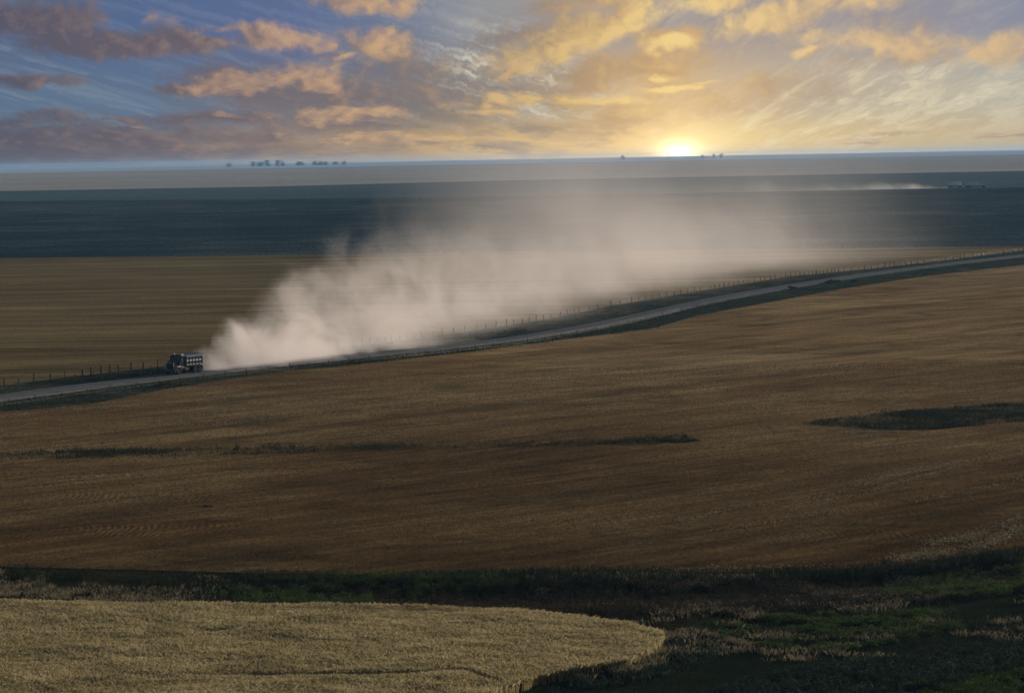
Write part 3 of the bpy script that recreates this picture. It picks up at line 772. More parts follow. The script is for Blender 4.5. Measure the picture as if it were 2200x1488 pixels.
    # thin self-sown wheat and dry grass where the crop peters out
    X, Y, Z = scatter(160000, [(1240, 1334), (1350, 1348), (1420, 1366), (1500, 1358), (1560, 1372)], [(1240, 1470), (1350, 1452), (1430, 1432), (1500, 1400), (1560, 1386)], 1240, 1560, 106, lambda X, Y, px, py: np.clip((vnoise(X * .6, Y * .4, 107) - .40) * 3, 0, 1) * np.clip((1570 - px) / 260, 0, 1))
    stuff('dry_grass', [blades(X, Y, Z, .5, .03, .45, r)], P_drift, 'thin dry grass where the wheat tip peters out', 'dry grass')
    # growth round the wheat's tip and the pale tongue of grass beyond it
    X, Y, Z = scatter(60000, [(1180, 1460), (1300, 1432), (1400, 1378), (1500, 1352), (1560, 1372)], [(1180, 1490), (1300, 1478), (1400, 1465), (1500, 1432), (1560, 1400)], 1180, 1560, 98, lambda X, Y, px, py: np.clip((vnoise(X * .5, Y * .5, 99) - .25) * 2.4, 0, 1))
    stuff('tall_weeds', [blades(X, Y, Z, .32, .03, .5, r), clumps(X[::9], Y[::9], Z[::9], .4, .6, 22, .05, r)], P_bluish, 'dark weeds growing round the tip of the wheat field', 'weeds')
    X, Y, Z = scatter(90000, [(1470, 1353), (1500, 1357), (1560, 1371), (1620, 1386), (1660, 1395)], [(1470, 1356), (1500, 1363), (1560, 1382), (1620, 1395), (1660, 1399)], 1475, 1660, 100, lambda X, Y, px, py: .25 + .75 * (vnoise(X * .9, Y * .9, 101) > .4))
    stuff('dry_grass', [blades(X, Y, Z, .32, .04, .45, r)], mat_plants('pale_tongue', [(.11, .09, .06, 1), (.22, .18, .12, 1), (.34, .29, .2, 1)], .6, .2), 'pale tongue of dry grass pointing right from the wheat tip', 'dry grass')
field('mown_slope', [(950, 1500), (1200, 1450), (1430, 1390), (1500, 1340), (2000, 1335), (2100, 1290), (2760, 1225)], 1640, 900, 4300, 460, 80, .03, M_mown)
field('bottomland', [(-700, 1316), (2900, 1316)], 1700, -2100, 4300, 400, 60, -.12, M_ditch)
bottomland()

# loose straw and chaff left in windrow lines by the combine
def straw():
    r = np.random.default_rng(9)
    lines = [([(0, 897), (150, 880), (350, 868), (560, 846), (620, 838)], 1.6, 900), ([(380, 918), (600, 893), (760, 878), (1000, 866), (1160, 861), (1240, 866)], 1.3, 900),
             ([(1620, 878), (1800, 850), (2000, 838), (2200, 828), (2500, 818)], .6, 500), ([(870, 765), (1050, 747), (1180, 737), (1380, 726)], 1.6, 700),
             ([(1450, 1118), (1650, 1082), (1780, 1066), (1900, 1030), (2050, 996), (2200, 962), (2400, 930)], .5, 1300), ([(1700, 1085), (1850, 1062), (2000, 1018), (2200, 975)], .4, 700),
             ([(1500, 1145), (1750, 1105), (1980, 1075), (2200, 1030)], .8, 600), ([(1900, 1205), (2020, 1185), (2110, 1172), (2180, 1140), (2300, 1105)], 1.0, 1800),
             ([(1990, 1168), (2060, 1160), (2120, 1140), (2200, 1110)], .8, 1100), ([(1650, 916), (1780, 930), (1930, 928)], .4, 350),
             ([(1250, 1224), (1500, 1222), (1800, 1214)], .6, 120), ([(330, 906), (420, 895), (520, 880)], .8, 350), ([(60, 1030), (170, 1024), (330, 1020)], .5, 260),
             ([(340, 1066), (440, 1050), (520, 1046)], .5, 260)]
    P = []
    for pts, wd, n in lines:
        px = r.uniform(pts[0][0], pts[-1][0], int(n * 3)); py = np.interp(px, *zip(*pts))
        X, Y, Z = unproj(px, py)
        dens = vnoise(X * .25, Y * .1, 5)
        k = r.random(len(px)) < np.clip((dens - .3) * 2.2, 0, 1)
        X, Y = X[k], Y[k]
        # lines are wide on the ground: spread mostly along the line of sight
        X = X + r.normal(0, wd * .5, len(X)); Y = Y + r.normal(0, wd * 1.2, len(Y))
        Z = zt(X, Y) + .06
        P.append(blades(X, Y, Z, .09, .16 * np.clip(Y / 350, .8, 1.4), .9, r, .8))
    stuff('loose_straw', P, P_straw, 'pale loose straw left in long windrow lines on the stubble', 'straw')
    # ragged short stubble standing proud of the soil, densest where nearest
    X = r.uniform(-75, 95, 330000); Y = 245 + (500 - 245) * r.random(330000) ** 1.4; Z = zt(X, Y) + .01
    px, py = project(X, Y, Z)
    ok = (px > -100) & (px < 2300) & (py > np.interp(px, *zip(*B_LOW))) & (py < np.interp(px, *zip(*B_DITCHTOP)))
    ok &= r.random(len(X)) < .35 + .65 * vnoise(X * .06, Y * .15, 12)
    X, Y, Z = X[ok], Y[ok], Z[ok]
    stuff('stubble', [blades(X, Y, Z, .16, .05, .4, r)], mat_plants('cut_stalks', [(.07, .040, .016, 1), (.12, .075, .032, 1), (.19, .13, .065, 1)], .05, .15), 'short cut wheat stubble covering the wide brown field', 'stubble')
straw()

# single bushes one can tell apart
def shrub(px, py, h, w, mat, label, group, n=420, leaf=.06):
    x, y, z = [float(q) for q in unproj(px, py)]
    r = np.random.default_rng(int(px * 7 + py))
    root = tag(link(bpy.data.objects.new('shrub', None)), label, 'shrub', group)
    root.location = (x, y, z)
    # several uneven lobes
    nl = 7
    lx = r.normal(0, w * .28, nl); ly = r.normal(0, w * .28, nl); lz = r.uniform(.0, .45, nl) * h
    v, f, t = clumps(lx, ly, lz, w * .33, h * .55, n // nl, leaf, r)
    mesh_np('foliage', v, f, mat, root, tone=t)
    S = []
    for i in range(nl):
        S.append(blades(np.full(3, lx[i] * .2), np.full(3, ly[i] * .2), np.full(3, -.1), lz[i] + h * .5, .04, .3, r)[:3])
    v, f, t = merge(*S)
    mesh_np('stem', v, f, M_bark, root, tone=t)
g1 = 'bushes on the roadside verge'; g2 = 'bushes at the end of the weed strip'; g3 = 'bushes along the foreground ditch'
shrub(1785, 608, .9, 1.7, P_verge, 'round dark bush at the near edge of the gravel road, left of a twin bush', g1, 600, .14)
shrub(1799, 607, .6, 1.8, P_verge, 'lower flatter bush just right of the round roadside bush', g1, 500, .14)
shrub(1701, 622, .8, 1.6, P_verge, 'lone dark bush at the near road edge halfway up the right side', g1, 450, .13)
shrub(1836, 606, .7, 2.2, P_verge, 'spreading low bush on the near verge, rightmost of the roadside bushes', g1, 450, .13)
shrub(359, 830, .8, 2.4, P_verge, 'dark bush in the weeds below the front of the near truck', g1, 500, .1)
shrub(845, 742, .7, 2.0, P_verge, 'small dark bush on the far road edge behind the dust', g1, 250, .09)
shrub(1075, 722, .8, 1.8, P_verge, 'small dark tuft on the far road edge near the bend', g1, 250, .09)
shrub(1448, 948, 1.0, 1.7, P_weed, 'tallest dark bush at the right end of the weed strip', g2, 500, .05)
shrub(1474, 944, .8, .9, P_weed, 'small upright bush beside the pale straw heap', g2, 300, .05)
shrub(1425, 950, .7, 1.3, P_weed, 'low bush left of the tallest bush on the weed strip', g2, 350, .05)
shrub(1385, 951, .65, 1.1, P_weed, 'thin bush on the weed strip, farther from the straw heap', g2, 260, .05)
shrub(512, 968, .9, .8, P_weed, 'thin upright weed bush on the left half of the weed strip', g2, 240, .05)
shrub(590, 966, .8, .8, P_weed, 'second thin upright weed bush, right of the first on the strip', g2, 240, .05)
shrub(1999, 1228, 1.3, 2.0, P_verge, 'dark bush on the ditch lip between dry grass patches at right', g3, 600, .06)
shrub(1906, 1218, .8, .8, P_verge, 'small round bush standing against the stubble at right', g3, 300, .05)
shrub(1948, 1238, .9, 1.3, P_verge, 'medium bush left of the larger dark bush on the ditch lip', g3, 380, .05)
shrub(2160, 1205, 1.2, 2.6, P_verge, 'large dark bush at the right edge of the picture on the ditch lip', g3, 600, .06)
shrub(2060, 1222, .8, 1.4, P_verge, 'bush between the dry grass and the right edge bush', g3, 380, .05)
shrub(75, 1238, .55, 1.3, P_leafy, 'small bright green bush in the dry grass at far left', g3, 320, .05)
shrub(95, 1262, .45, .9, P_leafy, 'tiny green bush below the small bright green bush at left', g3, 240, .05)
shrub(305, 1262, .65, 1.2, P_weed, 'grey green bush in the ditch left of centre', g3, 320, .05)
shrub(1285, 1256, .9, 3.2, P_verge, 'long dark green bush under the ditch lip in the centre', g3, 700, .05)
shrub(1523, 1268, .8, .7, P_dry, 'pale dry seeding bush standing in the brown brush', g3, 300, .04)
# ------------------------------------------------------------------ part builder
class PB:
    def __init__(s): s.bm = bmesh.new()
    def box(s, c, d, rot=None, bev=0.0, taper=None):
        """box centred at c with size d; taper = (sx, sy) scale of its top face"""
        r = bmesh.ops.create_cube(s.bm, size=1.0); vs = r['verts']
        for v in vs:
            if taper and v.co.z > 0: v.co.x *= taper[0]; v.co.y *= taper[1]
            v.co = Vector((v.co.x * d[0], v.co.y * d[1], v.co.z * d[2]))
        if bev > 0:
            es = list({e for v in vs for e in v.link_edges})
            rb = bmesh.ops.bevel(s.bm, geom=es, offset=bev, segments=2, affect='EDGES', profile=.5)
            vs = list({v for f in rb['faces'] for v in f.verts} | {v for v in vs if v.is_valid})
        M = Matrix.Translation(c) @ (rot.to_matrix().to_4x4() if rot else Matrix.Identity(4))
        bmesh.ops.transform(s.bm, matrix=M, verts=vs)
        return s
    def cyl(s, a, b, r0, r1=None, n=16, caps=True):
        a = Vector(a); b = Vector(b); r1 = r0 if r1 is None else r1
        L = (b - a).length
        r = bmesh.ops.create_cone(s.bm, cap_ends=caps, segments=n, radius1=r0, radius2=r1, depth=L)
        q = Vector((0, 0, 1)).rotation_difference((b - a).normalized())
        bmesh.ops.transform(s.bm, matrix=Matrix.Translation((a + b) / 2) @ q.to_matrix().to_4x4(), verts=r['verts'])
        return s
    def prism(s, pts, y0, y1, bev=0.0):
        """profile in x-z swept across y"""
        A = [s.bm.verts.new((x, y0, z)) for x, z in pts]; B = [s.bm.verts.new((x, y1, z)) for x, z in pts]
        fs = [s.bm.faces.new(A[::-1]), s.bm.faces.new(B)]
        for i in range(len(pts)):
            j = (i + 1) % len(pts); fs.append(s.bm.faces.new((A[i], A[j], B[j], B[i])))
        bmesh.ops.recalc_face_normals(s.bm, faces=fs)
        if bev > 0:
            es = list({e for f in fs for e in f.edges})
            bmesh.ops.bevel(s.bm, geom=es, offset=bev, segments=2, affect='EDGES', profile=.5)
        return s
    def lathe(s, prof, axis_y0=0.0, n=28):
        """(radius, y) profile turned round the y axis"""
        rings = []
        for (r, y) in prof:
            rings.append([s.bm.verts.new((r * math.cos(2 * math.pi * i / n), y + axis_y0, r * math.sin(2 * math.pi * i / n))) for i in range(n)])
        for a, b in zip(rings, rings[1:]):
            for i in range(n):
                j = (i + 1) % n; s.bm.faces.new((a[i], a[j], b[j], b[i]))
        s.bm.faces.new(rings[0]); s.bm.faces.new(rings[-1][::-1])
        return s
    def build(s, name, mat, parent=None, loc=(0, 0, 0), smooth=False):
        bmesh.ops.recalc_face_normals(s.bm, faces=s.bm.faces[:])
        me = bpy.data.meshes.new(name); s.bm.to_mesh(me); s.bm.free()
        me.materials.append(mat)
        if smooth: me.polygons.foreach_set('use_smooth', np.ones(len(me.polygons), bool))
        o = link(bpy.data.objects.new(name, me), parent); o.location = loc
        return o

def thing(name, label, cat, loc, rz=0.0, group=None):
    o = link(bpy.data.objects.new(name, None)); o.location = loc; o.rotation_euler.z = rz
    return tag(o, label, cat, group)

M_post = mat_simple('weathered_post', (.045, .04, .035, 1), .9)
M_wire = mat_simple('fence_wire', (.12, .11, .10, 1), .5, metal=.8)
M_blue = mat_simple('dark_blue_paint', (.010, .017, .036, 1), .3, coat=.3, dirt=.12)
M_bluemid = mat_simple('faded_blue_boards', (.075, .115, .16, 1), .55)
M_black = mat_simple('black_rubber', (.010, .010, .010, 1), .95, spec=.05, dirt=.06)
M_chas = mat_simple('chassis_black', (.012, .012, .012, 1), .8, dirt=.1)
M_chrome = mat_simple('dull_chrome', (.42, .43, .44, 1), .28, metal=.9, dirt=.5)
M_glass = mat_simple('dark_glass', (.012, .016, .02, 1), .06, spec=.8, dirt=.1)
M_white = mat_simple('white_paint', (.62, .62, .60, 1), .4, dirt=.25)
M_rim = mat_simple('steel_rim', (.03, .03, .03, 1), .7, metal=.0, spec=.2, dirt=.08)
M_glint = mat_simple('painted_glint', (.80, .80, .78, 1), .25, dirt=.05, coat=.6)  # near-white colour standing in for sun glints
M_lamp = mat_simple('lamp_glass', (.45, .45, .42, 1), .1, spec=.8)
M_tarp = mat_simple('blue_grey_tarp', (.10, .165, .23, 1), .7)
M_amber = mat_simple('amber_lens', (.5, .18, .03, 1), .2)
M_grain = mat_simple('grain_load', (.30, .22, .11, 1), .9)

# ------------------------------------------------------------------ fences
def fence(name, label, xs, basef, seed, hrange, rad, maxn=100, wires=(.35, .7, 1.0), group=None):
    r = random.Random(seed)
    px = np.array(xs, float); py = basef(px)
    X, Y, Z = unproj(px, py)
    i0 = 0
    root = thing(name, label, 'fence', (float(X[i0]), float(Y[i0]), float(Z[i0])), 0, group)
    order = np.argsort(np.hypot(X, Y)); single = set(order[:maxn].tolist())
    rest = PB(); nrest = 0; W = [PB() for _ in wires]; prev = None
    for i in range(len(X)):
        h = r.uniform(*hrange); rr = rad * r.uniform(.7, 1.25)
        lean = Vector((r.gauss(0, .055), r.gauss(0, .05), 1)).normalized()
        if r.random() < .07: lean = Vector((r.choice([-1, 1]) * .22, 0, 1)).normalized()
        base = Vector((float(X[i] - X[i0]), float(Y[i] - Y[i0]), float(Z[i] - Z[i0])))
        p = rest if i not in single else PB()
        b = base if i not in single else Vector((0, 0, 0))
        p.cyl(b - lean * .4, b + lean * h * .98, rr, rr * .85, 9)
        p.cyl(b + lean * h * .98, b + lean * h, rr * .85, rr * .55, 9)
        if i in single: p.build('post', M_post, root, base)
        else: nrest += 1
        if prev is not None:
            pb, pl, ph = prev
            for q, wz in zip(W, wires):
                a = pb + pl * min(wz * 1.0, ph * .95); c = base + lean * min(wz, h * .95); mid = (a + c) / 2 - Vector((0, 0, .03))
                q.cyl(a, mid, .006, n=4, caps=False); q.cyl(mid, c, .006, n=4, caps=False)
        prev = (base, lean, h)
    if nrest: tag(rest.build('post', M_post, root), kind='stuff')
    else: rest.bm.free()
    for q in W: q.build('wire', M_wire, root)
    return root

UPX = [10, 40, 73, 108, 139, 178, 196, 217, 237, 255, 281, 307, 339] + list(range(362, 660, 21)) + \
      [669, 692, 709, 729, 758, 778, 795, 811, 828, 842, 858, 876, 890, 908, 931, 950, 975, 998, 1022, 1044, 1064, 1088, 1104, 1122, 1137, 1152, 1168, 1184, 1203, 1219, 1233, 1246, 1267, 1286, 1312, 1333, 1357, 1372, 1388, 1402, 1418, 1433, 1448, 1463, 1478, 1492] + \
      [1500 + q for q in (5, 27, 36, 46, 56, 65, 76, 87, 97, 107, 121, 134, 143, 156, 165, 177, 188, 198, 209, 219, 228, 237, 246, 254, 261, 269, 277, 286, 294, 302, 314, 329, 345, 358, 372, 387, 401, 412, 423, 435, 446, 458, 472, 486, 500, 511, 523, 535, 548, 563, 571, 582, 590, 598, 610, 621, 634, 646, 656, 665, 674, 687, 699, 712)]
fence('fence', 'long fence of thin wooden posts along the far side of the gravel road', UPX, lambda x: np.interp(x, *zip(*B_FENCE)), 3, (1.1, 1.5), .105)
LOX = [-40, 19, 76, 133, 187, 237, 293, 343, 388, 437, 484, 530, 578, 622, 664, 707, 749, 793, 833, 874, 915, 949, 984, 1022, 1060, 1098, 1134, 1170, 1206, 1242, 1278, 1314, 1350, 1388, 1424, 1462]
fence('fence', 'low fence of short posts in the weeds on the near side of the gravel road', LOX,
      lambda x: np.interp(x, *zip(*B_ROADC)) + np.interp(x, [0, 300, 900, 1500], [17, 15, 12, 10]), 4, (.85, 1.1), .07)
FAX = [12 + i * 37 + (i * 7919 % 17) for i in range(30)] + [1500 + i * 31 + (i * 31 % 11) for i in range(22)]
fence('fence', 'faint line of far posts between the pale mown field and the dark crop', FAX,
      lambda x: np.interp(x, [0, 700, 1100, 1700, 2200], [556, 548, 542, 534, 531]), 5, (1.1, 1.6), .1)

# ------------------------------------------------------------------ wheels
def wheel(parent, loc, R=.52, W=.28, out=1, name='wheel'):
    p = PB(); w = W / 2
    p.lathe([(R * .60, -w * .9), (R * .86, -w), (R * .97, -w * .8), (R, -w * .4), (R, w * .4), (R * .97, w * .8), (R * .86, w), (R * .60, w * .9)])
    o = p.build(name, M_black, parent, loc, smooth=False)
    q = PB()
    s_ = out
    q.lathe([(R * .60, -w * .8), (R * .62, w * .95 * 1), (R * .52, w * .95), (R * .46, w * .35), (R * .22, w * .3), (R * .2, w * 1.05), (R * .06, w * 1.08)] if s_ > 0 else
            [(R * .60, w * .8), (R * .62, -w * .95), (R * .52, -w * .95), (R * .46, -w * .35), (R * .22, -w * .3), (R * .2, -w * 1.05), (R * .06, -w * 1.08)])
    q.build('rim', M_rim, o, (0, 0, 0), smooth=False)
    return o

def road_point(px, lateral=0.0):
    X, Y, nx, ny = ROAD
    pxs = np.linspace(-640, 2860, 700)
    x = float(np.interp(px, pxs, X)); y = float(np.interp(px, pxs, Y))
    ax = float(np.interp(px, pxs, nx)); ay = float(np.interp(px, pxs, ny))
    x += ax * lateral; y += ay * lateral
    return x, y, float(zt(x, y)) + .40

# ------------------------------------------------------------------ near grain truck (x forward, y left, origin on the ground mid-truck)
def grain_truck(loc, rz):
    t = thing('grain_truck', 'dark blue grain truck driving towards the viewer with dust behind it', 'truck', loc, rz)
    # chassis
    p = PB()
    for s in (-1, 1): p.box((-.35, s * .42, .82), (5.7, .09, .24))
    for x in (-3.0, -1.9, -.6, 1.2, 2.3): p.box((x, 0, .82), (.12, .8, .16))
    p.build('chassis', M_chas, t)
    # cab
    p = PB()
    p.prism([(1.0, .95), (2.15, .95), (2.15, 1.82), (1.78, 2.78), (1.62, 2.88), (1.07, 2.88), (1.0, 2.80)], -1.02, 1.02, .05)
    cab = p.build('cab', M_blue, t)
    p = PB(); p.box((1.35, 0, 2.905), (.66, 1.86, .05), bev=.02); p.build('roof', M_blue, cab)
    p = PB(); p.box((1.50, .86, 2.95), (.5, .30, .12), bev=.045); p.build('roof_glint', M_glint, cab)  # corner piece added to paint the sun glint on the roof
    p = PB()
    import mathutils
    ang = math.atan2(.96, -.43)
    p.box((1.965, 0, 2.31), (.90, 1.72, .03), rot=mathutils.Euler((0, -(ang), 0)), bev=.01)
    p.build('windshield', M_glass, cab)
    for s in (-1, 1):
        p = PB(); p.prism([(1.12, 1.92), (1.98, 1.92), (1.72, 2.66), (1.12, 2.66)], s * 1.022 - .012, s * 1.022 + .012); p.build('side_window', M_glass, cab)
        p = PB(); p.box((1.55, s * 1.03, 1.38), (.9, .03, .82), bev=.012)
        d = p.build('door', M_blue, cab)
        p = PB(); p.box((1.2, s * 1.06, 1.68), (.16, .03, .03), bev=.008); p.build('handle', M_chrome, d)
        p = PB(); p.box((1.4, s * 1.12, .72), (.6, .2, .05)); p.box((1.4, s * 1.1, .98), (.5, .12, .04)); p.build('step', M_chas, t)
        # mirrors on brackets
        p = PB(); p.box((2.02, s * 1.36, 2.15), (.06, .2, .46), bev=.02)
        mm = p.build('mirror', M_chrome, t)
        p = PB(); p.cyl((1.95, s * 1.0, 2.36), (2.02, s * 1.36, 2.36), .015, n=6); p.cyl((1.95, s * 1.0, 1.9), (2.02, s * 1.36, 1.94), .015, n=6); p.build('bracket', M_chrome, mm)
        # fenders
        p = PB()
        pts = [(2.87 + .72 * math.cos(a) - .35, .55 + .66 * math.sin(a)) for a in np.linspace(math.pi * .97, math.pi * .03, 12)]
        inner = [(2.87 + .63 * math.cos(a) - .35, .55 + .57 * math.sin(a)) for a in np.linspace(math.pi * .03, math.pi * .97, 12)]
        p.prism(pts + inner, s * .82 - .0, s * 1.20, 0)
        fe = p.build('fender', M_blue, t)
        # rounded outer crown of the fender, its sun glint painted pale
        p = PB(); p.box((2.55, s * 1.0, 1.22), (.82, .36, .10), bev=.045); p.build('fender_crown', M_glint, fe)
        # headlights
        p = PB(); p.cyl((3.17, s * .92, 1.02), (3.27, s * .92, 1.02), .13, .15, 20)
        hl = p.build('headlight', M_chrome, t)
        p = PB(); p.cyl((3.27, s * .92, 1.02), (3.295, s * .92, 1.02), .13, .10, 20); p.build('lens', M_lamp, hl)
        p = PB(); p.box((1.35, s * .78, 2.95), (.1, .08, .07), bev=.015); p.build('marker_light', M_amber, cab)
        p = PB(); p.cyl((.2, s * .95, .72), (1.0, s * .95, .72), .26, n=20); p.build('fuel_tank', M_chas, t)
    # hood with sloping, slightly rounded top
    p = PB()
    p.prism([(2.14, .98), (3.23, .92), (3.23, 1.66), (3.12, 1.76), (2.14, 1.88)], -.74, .74, .07)
    hood = p.build('hood', M_blue, t)
    p = PB()
    p.box((3.280, 0, 1.22), (.05, 1.28, .92), bev=.02)
    gr = p.build('grille', M_chas, t)
    p = PB()
    p.box((3.290, 0, 1.745), (.12, 1.52, .09), bev=.02)
    for s in (-1, 1): p.box((3.290, s * .715, 1.24), (.12, .09, .92), bev=.02)
    p.box((3.290, 0, .745), (.12, 1.52, .07), bev=.02)
    p.build('grille_surround', M_chrome, gr)
    p = PB()
    for i in range(11): p.box((3.312, 0, .84 + i * .078), (.02, 1.24, .018))
    p.build('grille_bars', M_blue, gr)
    p = PB(); p.box((3.450, 0, .60), (.14, 2.36, .30), bev=.03); p.build('bumper', M_blue, t)
    p = PB(); p.cyl((.92, -.95, .9), (.92, -.95, 3.15), .06, n=12); p.build('exhaust_stack', M_chrome, t)
    # axles
    p = PB(); p.cyl((2.52, -1.0, .52), (2.52, 1.0, .52), .07, n=10)
    for x in (-1.5, -2.65): p.cyl((x, -1.0, .52), (x, 1.0, .52), .1, n=10); p.box((x, 0, .52), (.4, .36, .36), bev=.08)
    p.build('axle', M_chas, t)
    for s in (-1, 1):
        wheel(t, (2.52, s * 1.02, .52), out=s)
        for x in (-1.5, -2.65):
            wheel(t, (x, s * 1.06, .52), out=s); wheel(t, (x, s * .74, .52), out=s)
        p = PB(); p.box((-3.3, s * .9, .75), (.03, .55, .62)); p.build('mud_flap', M_black, t)
    # grain box
    p = PB(); x0, x1, z0, z1 = -3.15, .80, 1.30, 2.62
    p.box(((x0 + x1) / 2, 0, z0 - .03), (x1 - x0, 2.30, .10))
    for s in (-1, 1): p.box(((x0 + x1) / 2, s * 1.16, (z0 + z1) / 2), (x1 - x0, .06, z1 - z0))
    for x in (x0, x1): p.box((x, 0, (z0 + z1) / 2), (.06, 2.26, z1 - z0))
    gb = p.build('grain_box', M_bluemid, t)
    p = PB()
    for x in np.linspace(x0 + .25, x1 - .25, 5): p.box((x, 0, 1.16), (.09, 2.2, .16))
    p.build('cross_member', M_chas, gb)
    for s in (-1, 1):
        p = PB()
        for i in range(6):
            x = x0 + .04 + (x1 - x0 - .08) * i / 5
            p.box((x, s * 1.245, (z0 + z1) / 2 - .02), (.09, .09, z1 - z0 - .02))
        p.build('stake', M_chas, gb)
        p = PB()
        for i in range(5):
            xa = x0 + .04 + (x1 - x0 - .08) * i / 5; xb = x0 + .04 + (x1 - x0 - .08) * (i + 1) / 5
            p.box(((xa + xb) / 2, s * 1.215, 1.98), (xb - xa - .14, .05, .17), bev=.01)
            p.box(((xa + xb) / 2, s * 1.215, 1.37), (xb - xa - .14, .05, .09), bev=.01)
        p.build('white_board', M_white, gb)
        p = PB(); p.box(((x0 + x1) / 2, s * 1.205, 1.66), (x1 - x0 - .1, .03, .36)); p.build('dark_board', M_chas, gb)
    # rolled tarp bulging over the top
    r = np.random.default_rng(3)
    nx_, ny_ = 46, 17; us = np.linspace(x0 - .08, x1 + .08, nx_); vs = np.linspace(-1, 1, ny_)
    V = []
    for i, u in enumerate(us):
        for j, v in enumerate(vs):
            sag = .035 * math.sin(u * 7.1) + .02 * math.sin(u * 17 + v * 3)
            if abs(v) > .86:
                y = math.copysign(1.30, v); z = z1 + (.03 if abs(v) < .97 else -.17) + sag * .5
                if abs(v) > .97: z += .05 * math.sin(u * 9)
            else: y = v * 1.42; z = z1 + .10 + .16 * math.cos(v * 1.5) + sag
            V.append((u, y, z))
    tarp = mesh_np('tarp', V, grid_faces(nx_, ny_), M_tarp, gb, smooth=True)
    so = tarp.modifiers.new('thickness', 'SOLIDIFY'); so.thickness = .02
    p = PB(); p.cyl((x0 - .1, 1.30, z1 + .02), (x1 + .1, 1.30, z1 + .02), .05, n=12); p.build('tarp_roller', M_tarp, gb)
    return t

TX, TY, TZ = road_point(393, .1)
HX, HY, _ = road_point(350); GX, GY, _ = road_point(440)
TRZ = math.atan2(HY - GY, HX - GX)
grain_truck((TX, TY, TZ), TRZ)

# ------------------------------------------------------------------ far truck and its trailer, seen side on
FX, FY, FZ = [float(q) for q in unproj(2094, 403)]
def spot(px, py=None):
    x, y, z = unproj(px, 403 - (px - 2094) * .004 if py is None else py); return float(x), float(y), float(z)
def box_body(root, x0, x1, z0, z1, mat, name='grain_box'):
    p = PB()
    p.box(((x0 + x1) / 2, 0, z0), (x1 - x0, 2.4, .14))
    for s in (-1, 1): p.box(((x0 + x1) / 2, s * 1.2, (z0 + z1) / 2), (x1 - x0, .07, z1 - z0))
    for x in (x0, x1): p.box((x, 0, (z0 + z1) / 2), (.07, 2.33, z1 - z0))
    gb = p.build(name, mat, root)
    p = PB()
    for s in (-1, 1):
        for i in range(9): p.box((x0 + (x1 - x0) * i / 8, s * 1.27, (z0 + z1) / 2), (.1, .08, z1 - z0))
    p.build('rib', mat, gb)
    p = PB()
    for s in (-1, 1): p.box(((x0 + x1) / 2, s * 1.25, z1 + .05), (x1 - x0 + .1, .2, .34), bev=.03)
    p.build('top_rail', M_white, gb)
    p = PB(); n = 18
    p.prism([(x0 + .1, z1 - .3), (x0 + .1, z1 + .02)] + [(x0 + .1 + (x1 - x0 - .2) * i / n, z1 + .02 + .22 * math.sin(math.pi * i / n) + .04 * math.sin(i * 2.3)) for i in range(1, n)] + [(x1 - .1, z1 + .02), (x1 - .1, z1 - .3)], -1.12, 1.12)
    p.build('grain_heap', M_grain, gb)
    return gb
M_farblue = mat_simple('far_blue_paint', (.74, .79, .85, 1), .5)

def far_truck():
    x, y, z = spot(2095)
    t = thing('hauling_truck', 'distant blue truck with white topped box driving right', 'truck', (x, y, z), math.radians(2))
    p = PB()
    for s in (-1, 1): p.box((-.2, s * .42, .85), (10.2, .09, .24))
    p.build('chassis', M_chas, t)
    box_body(t, -5.2, 2.1, 1.25, 3.05, M_farblue)
    p = PB(); p.prism([(2.4, 1.0), (3.85, 1.0), (3.85, 1.95), (3.45, 2.85), (2.5, 2.95), (2.4, 2.85)], -1.1, 1.1, .06)
    cab = p.build('cab', M_farblue, t)
    p = PB(); p.box((2.95, 0, 3.03), (1.2, 2.0, .34), bev=.1); p.build('roof', M_white, cab)
    p = PB(); p.box((3.70, 0, 2.42), (.86, 1.8, .03), rot=mathutils_euler(-math.atan2(.9, -.4)), bev=.01); p.build('windshield', M_glass, cab)
    for s in (-1, 1):
        p = PB(); p.prism([(2.6, 2.05), (3.65, 2.05), (3.35, 2.7), (2.6, 2.7)], s * 1.105 - .012, s * 1.105 + .012); p.build('side_window', M_glass, cab)
        p = PB(); p.box((3.1, s * 1.11, 1.5), (1.1, .03, .85), bev=.01); p.build('door', M_farblue, cab)
        p = PB(); p.box((4.7, s * 1.0, 1.25), (1.1, .42, .34), bev=.12); p.build('fender', M_white, t)
        p = PB(); p.cyl((5.22, s * .85, 1.1), (5.32, s * .85, 1.1), .14, n=16); p.build('headlight', M_lamp, t)
        p = PB(); p.box((3.75, s * 1.42, 2.3), (.06, .22, .5), bev=.02); p.build('mirror', M_chrome, t)
        wheel(t, (4.45, s * 1.05, .52), out=s)
        for q in (-2.6, -3.85):
            wheel(t, (q, s * 1.08, .52), out=s); wheel(t, (q, s * .76, .52), out=s)
    p = PB(); p.prism([(3.84, 1.0), (5.2, .95), (5.2, 1.7), (5.05, 1.82), (3.84, 2.0)], -.78, .78, .06); p.build('hood', M_white, t)
    p = PB(); p.box((5.24, 0, 1.3), (.06, 1.2, .75), bev=.02); p.build('grille', M_chrome, t)
    p = PB(); p.box((5.38, 0, .62), (.14, 2.3, .28), bev=.03); p.build('bumper', M_chrome, t)
    p = PB(); p.cyl((2.28, -.95, .9), (2.28, -.95, 3.3), .07, n=12); p.build('exhaust_stack', M_chrome, t)
def mathutils_euler(a):
    import mathutils
    return mathutils.Euler((0, a, 0))
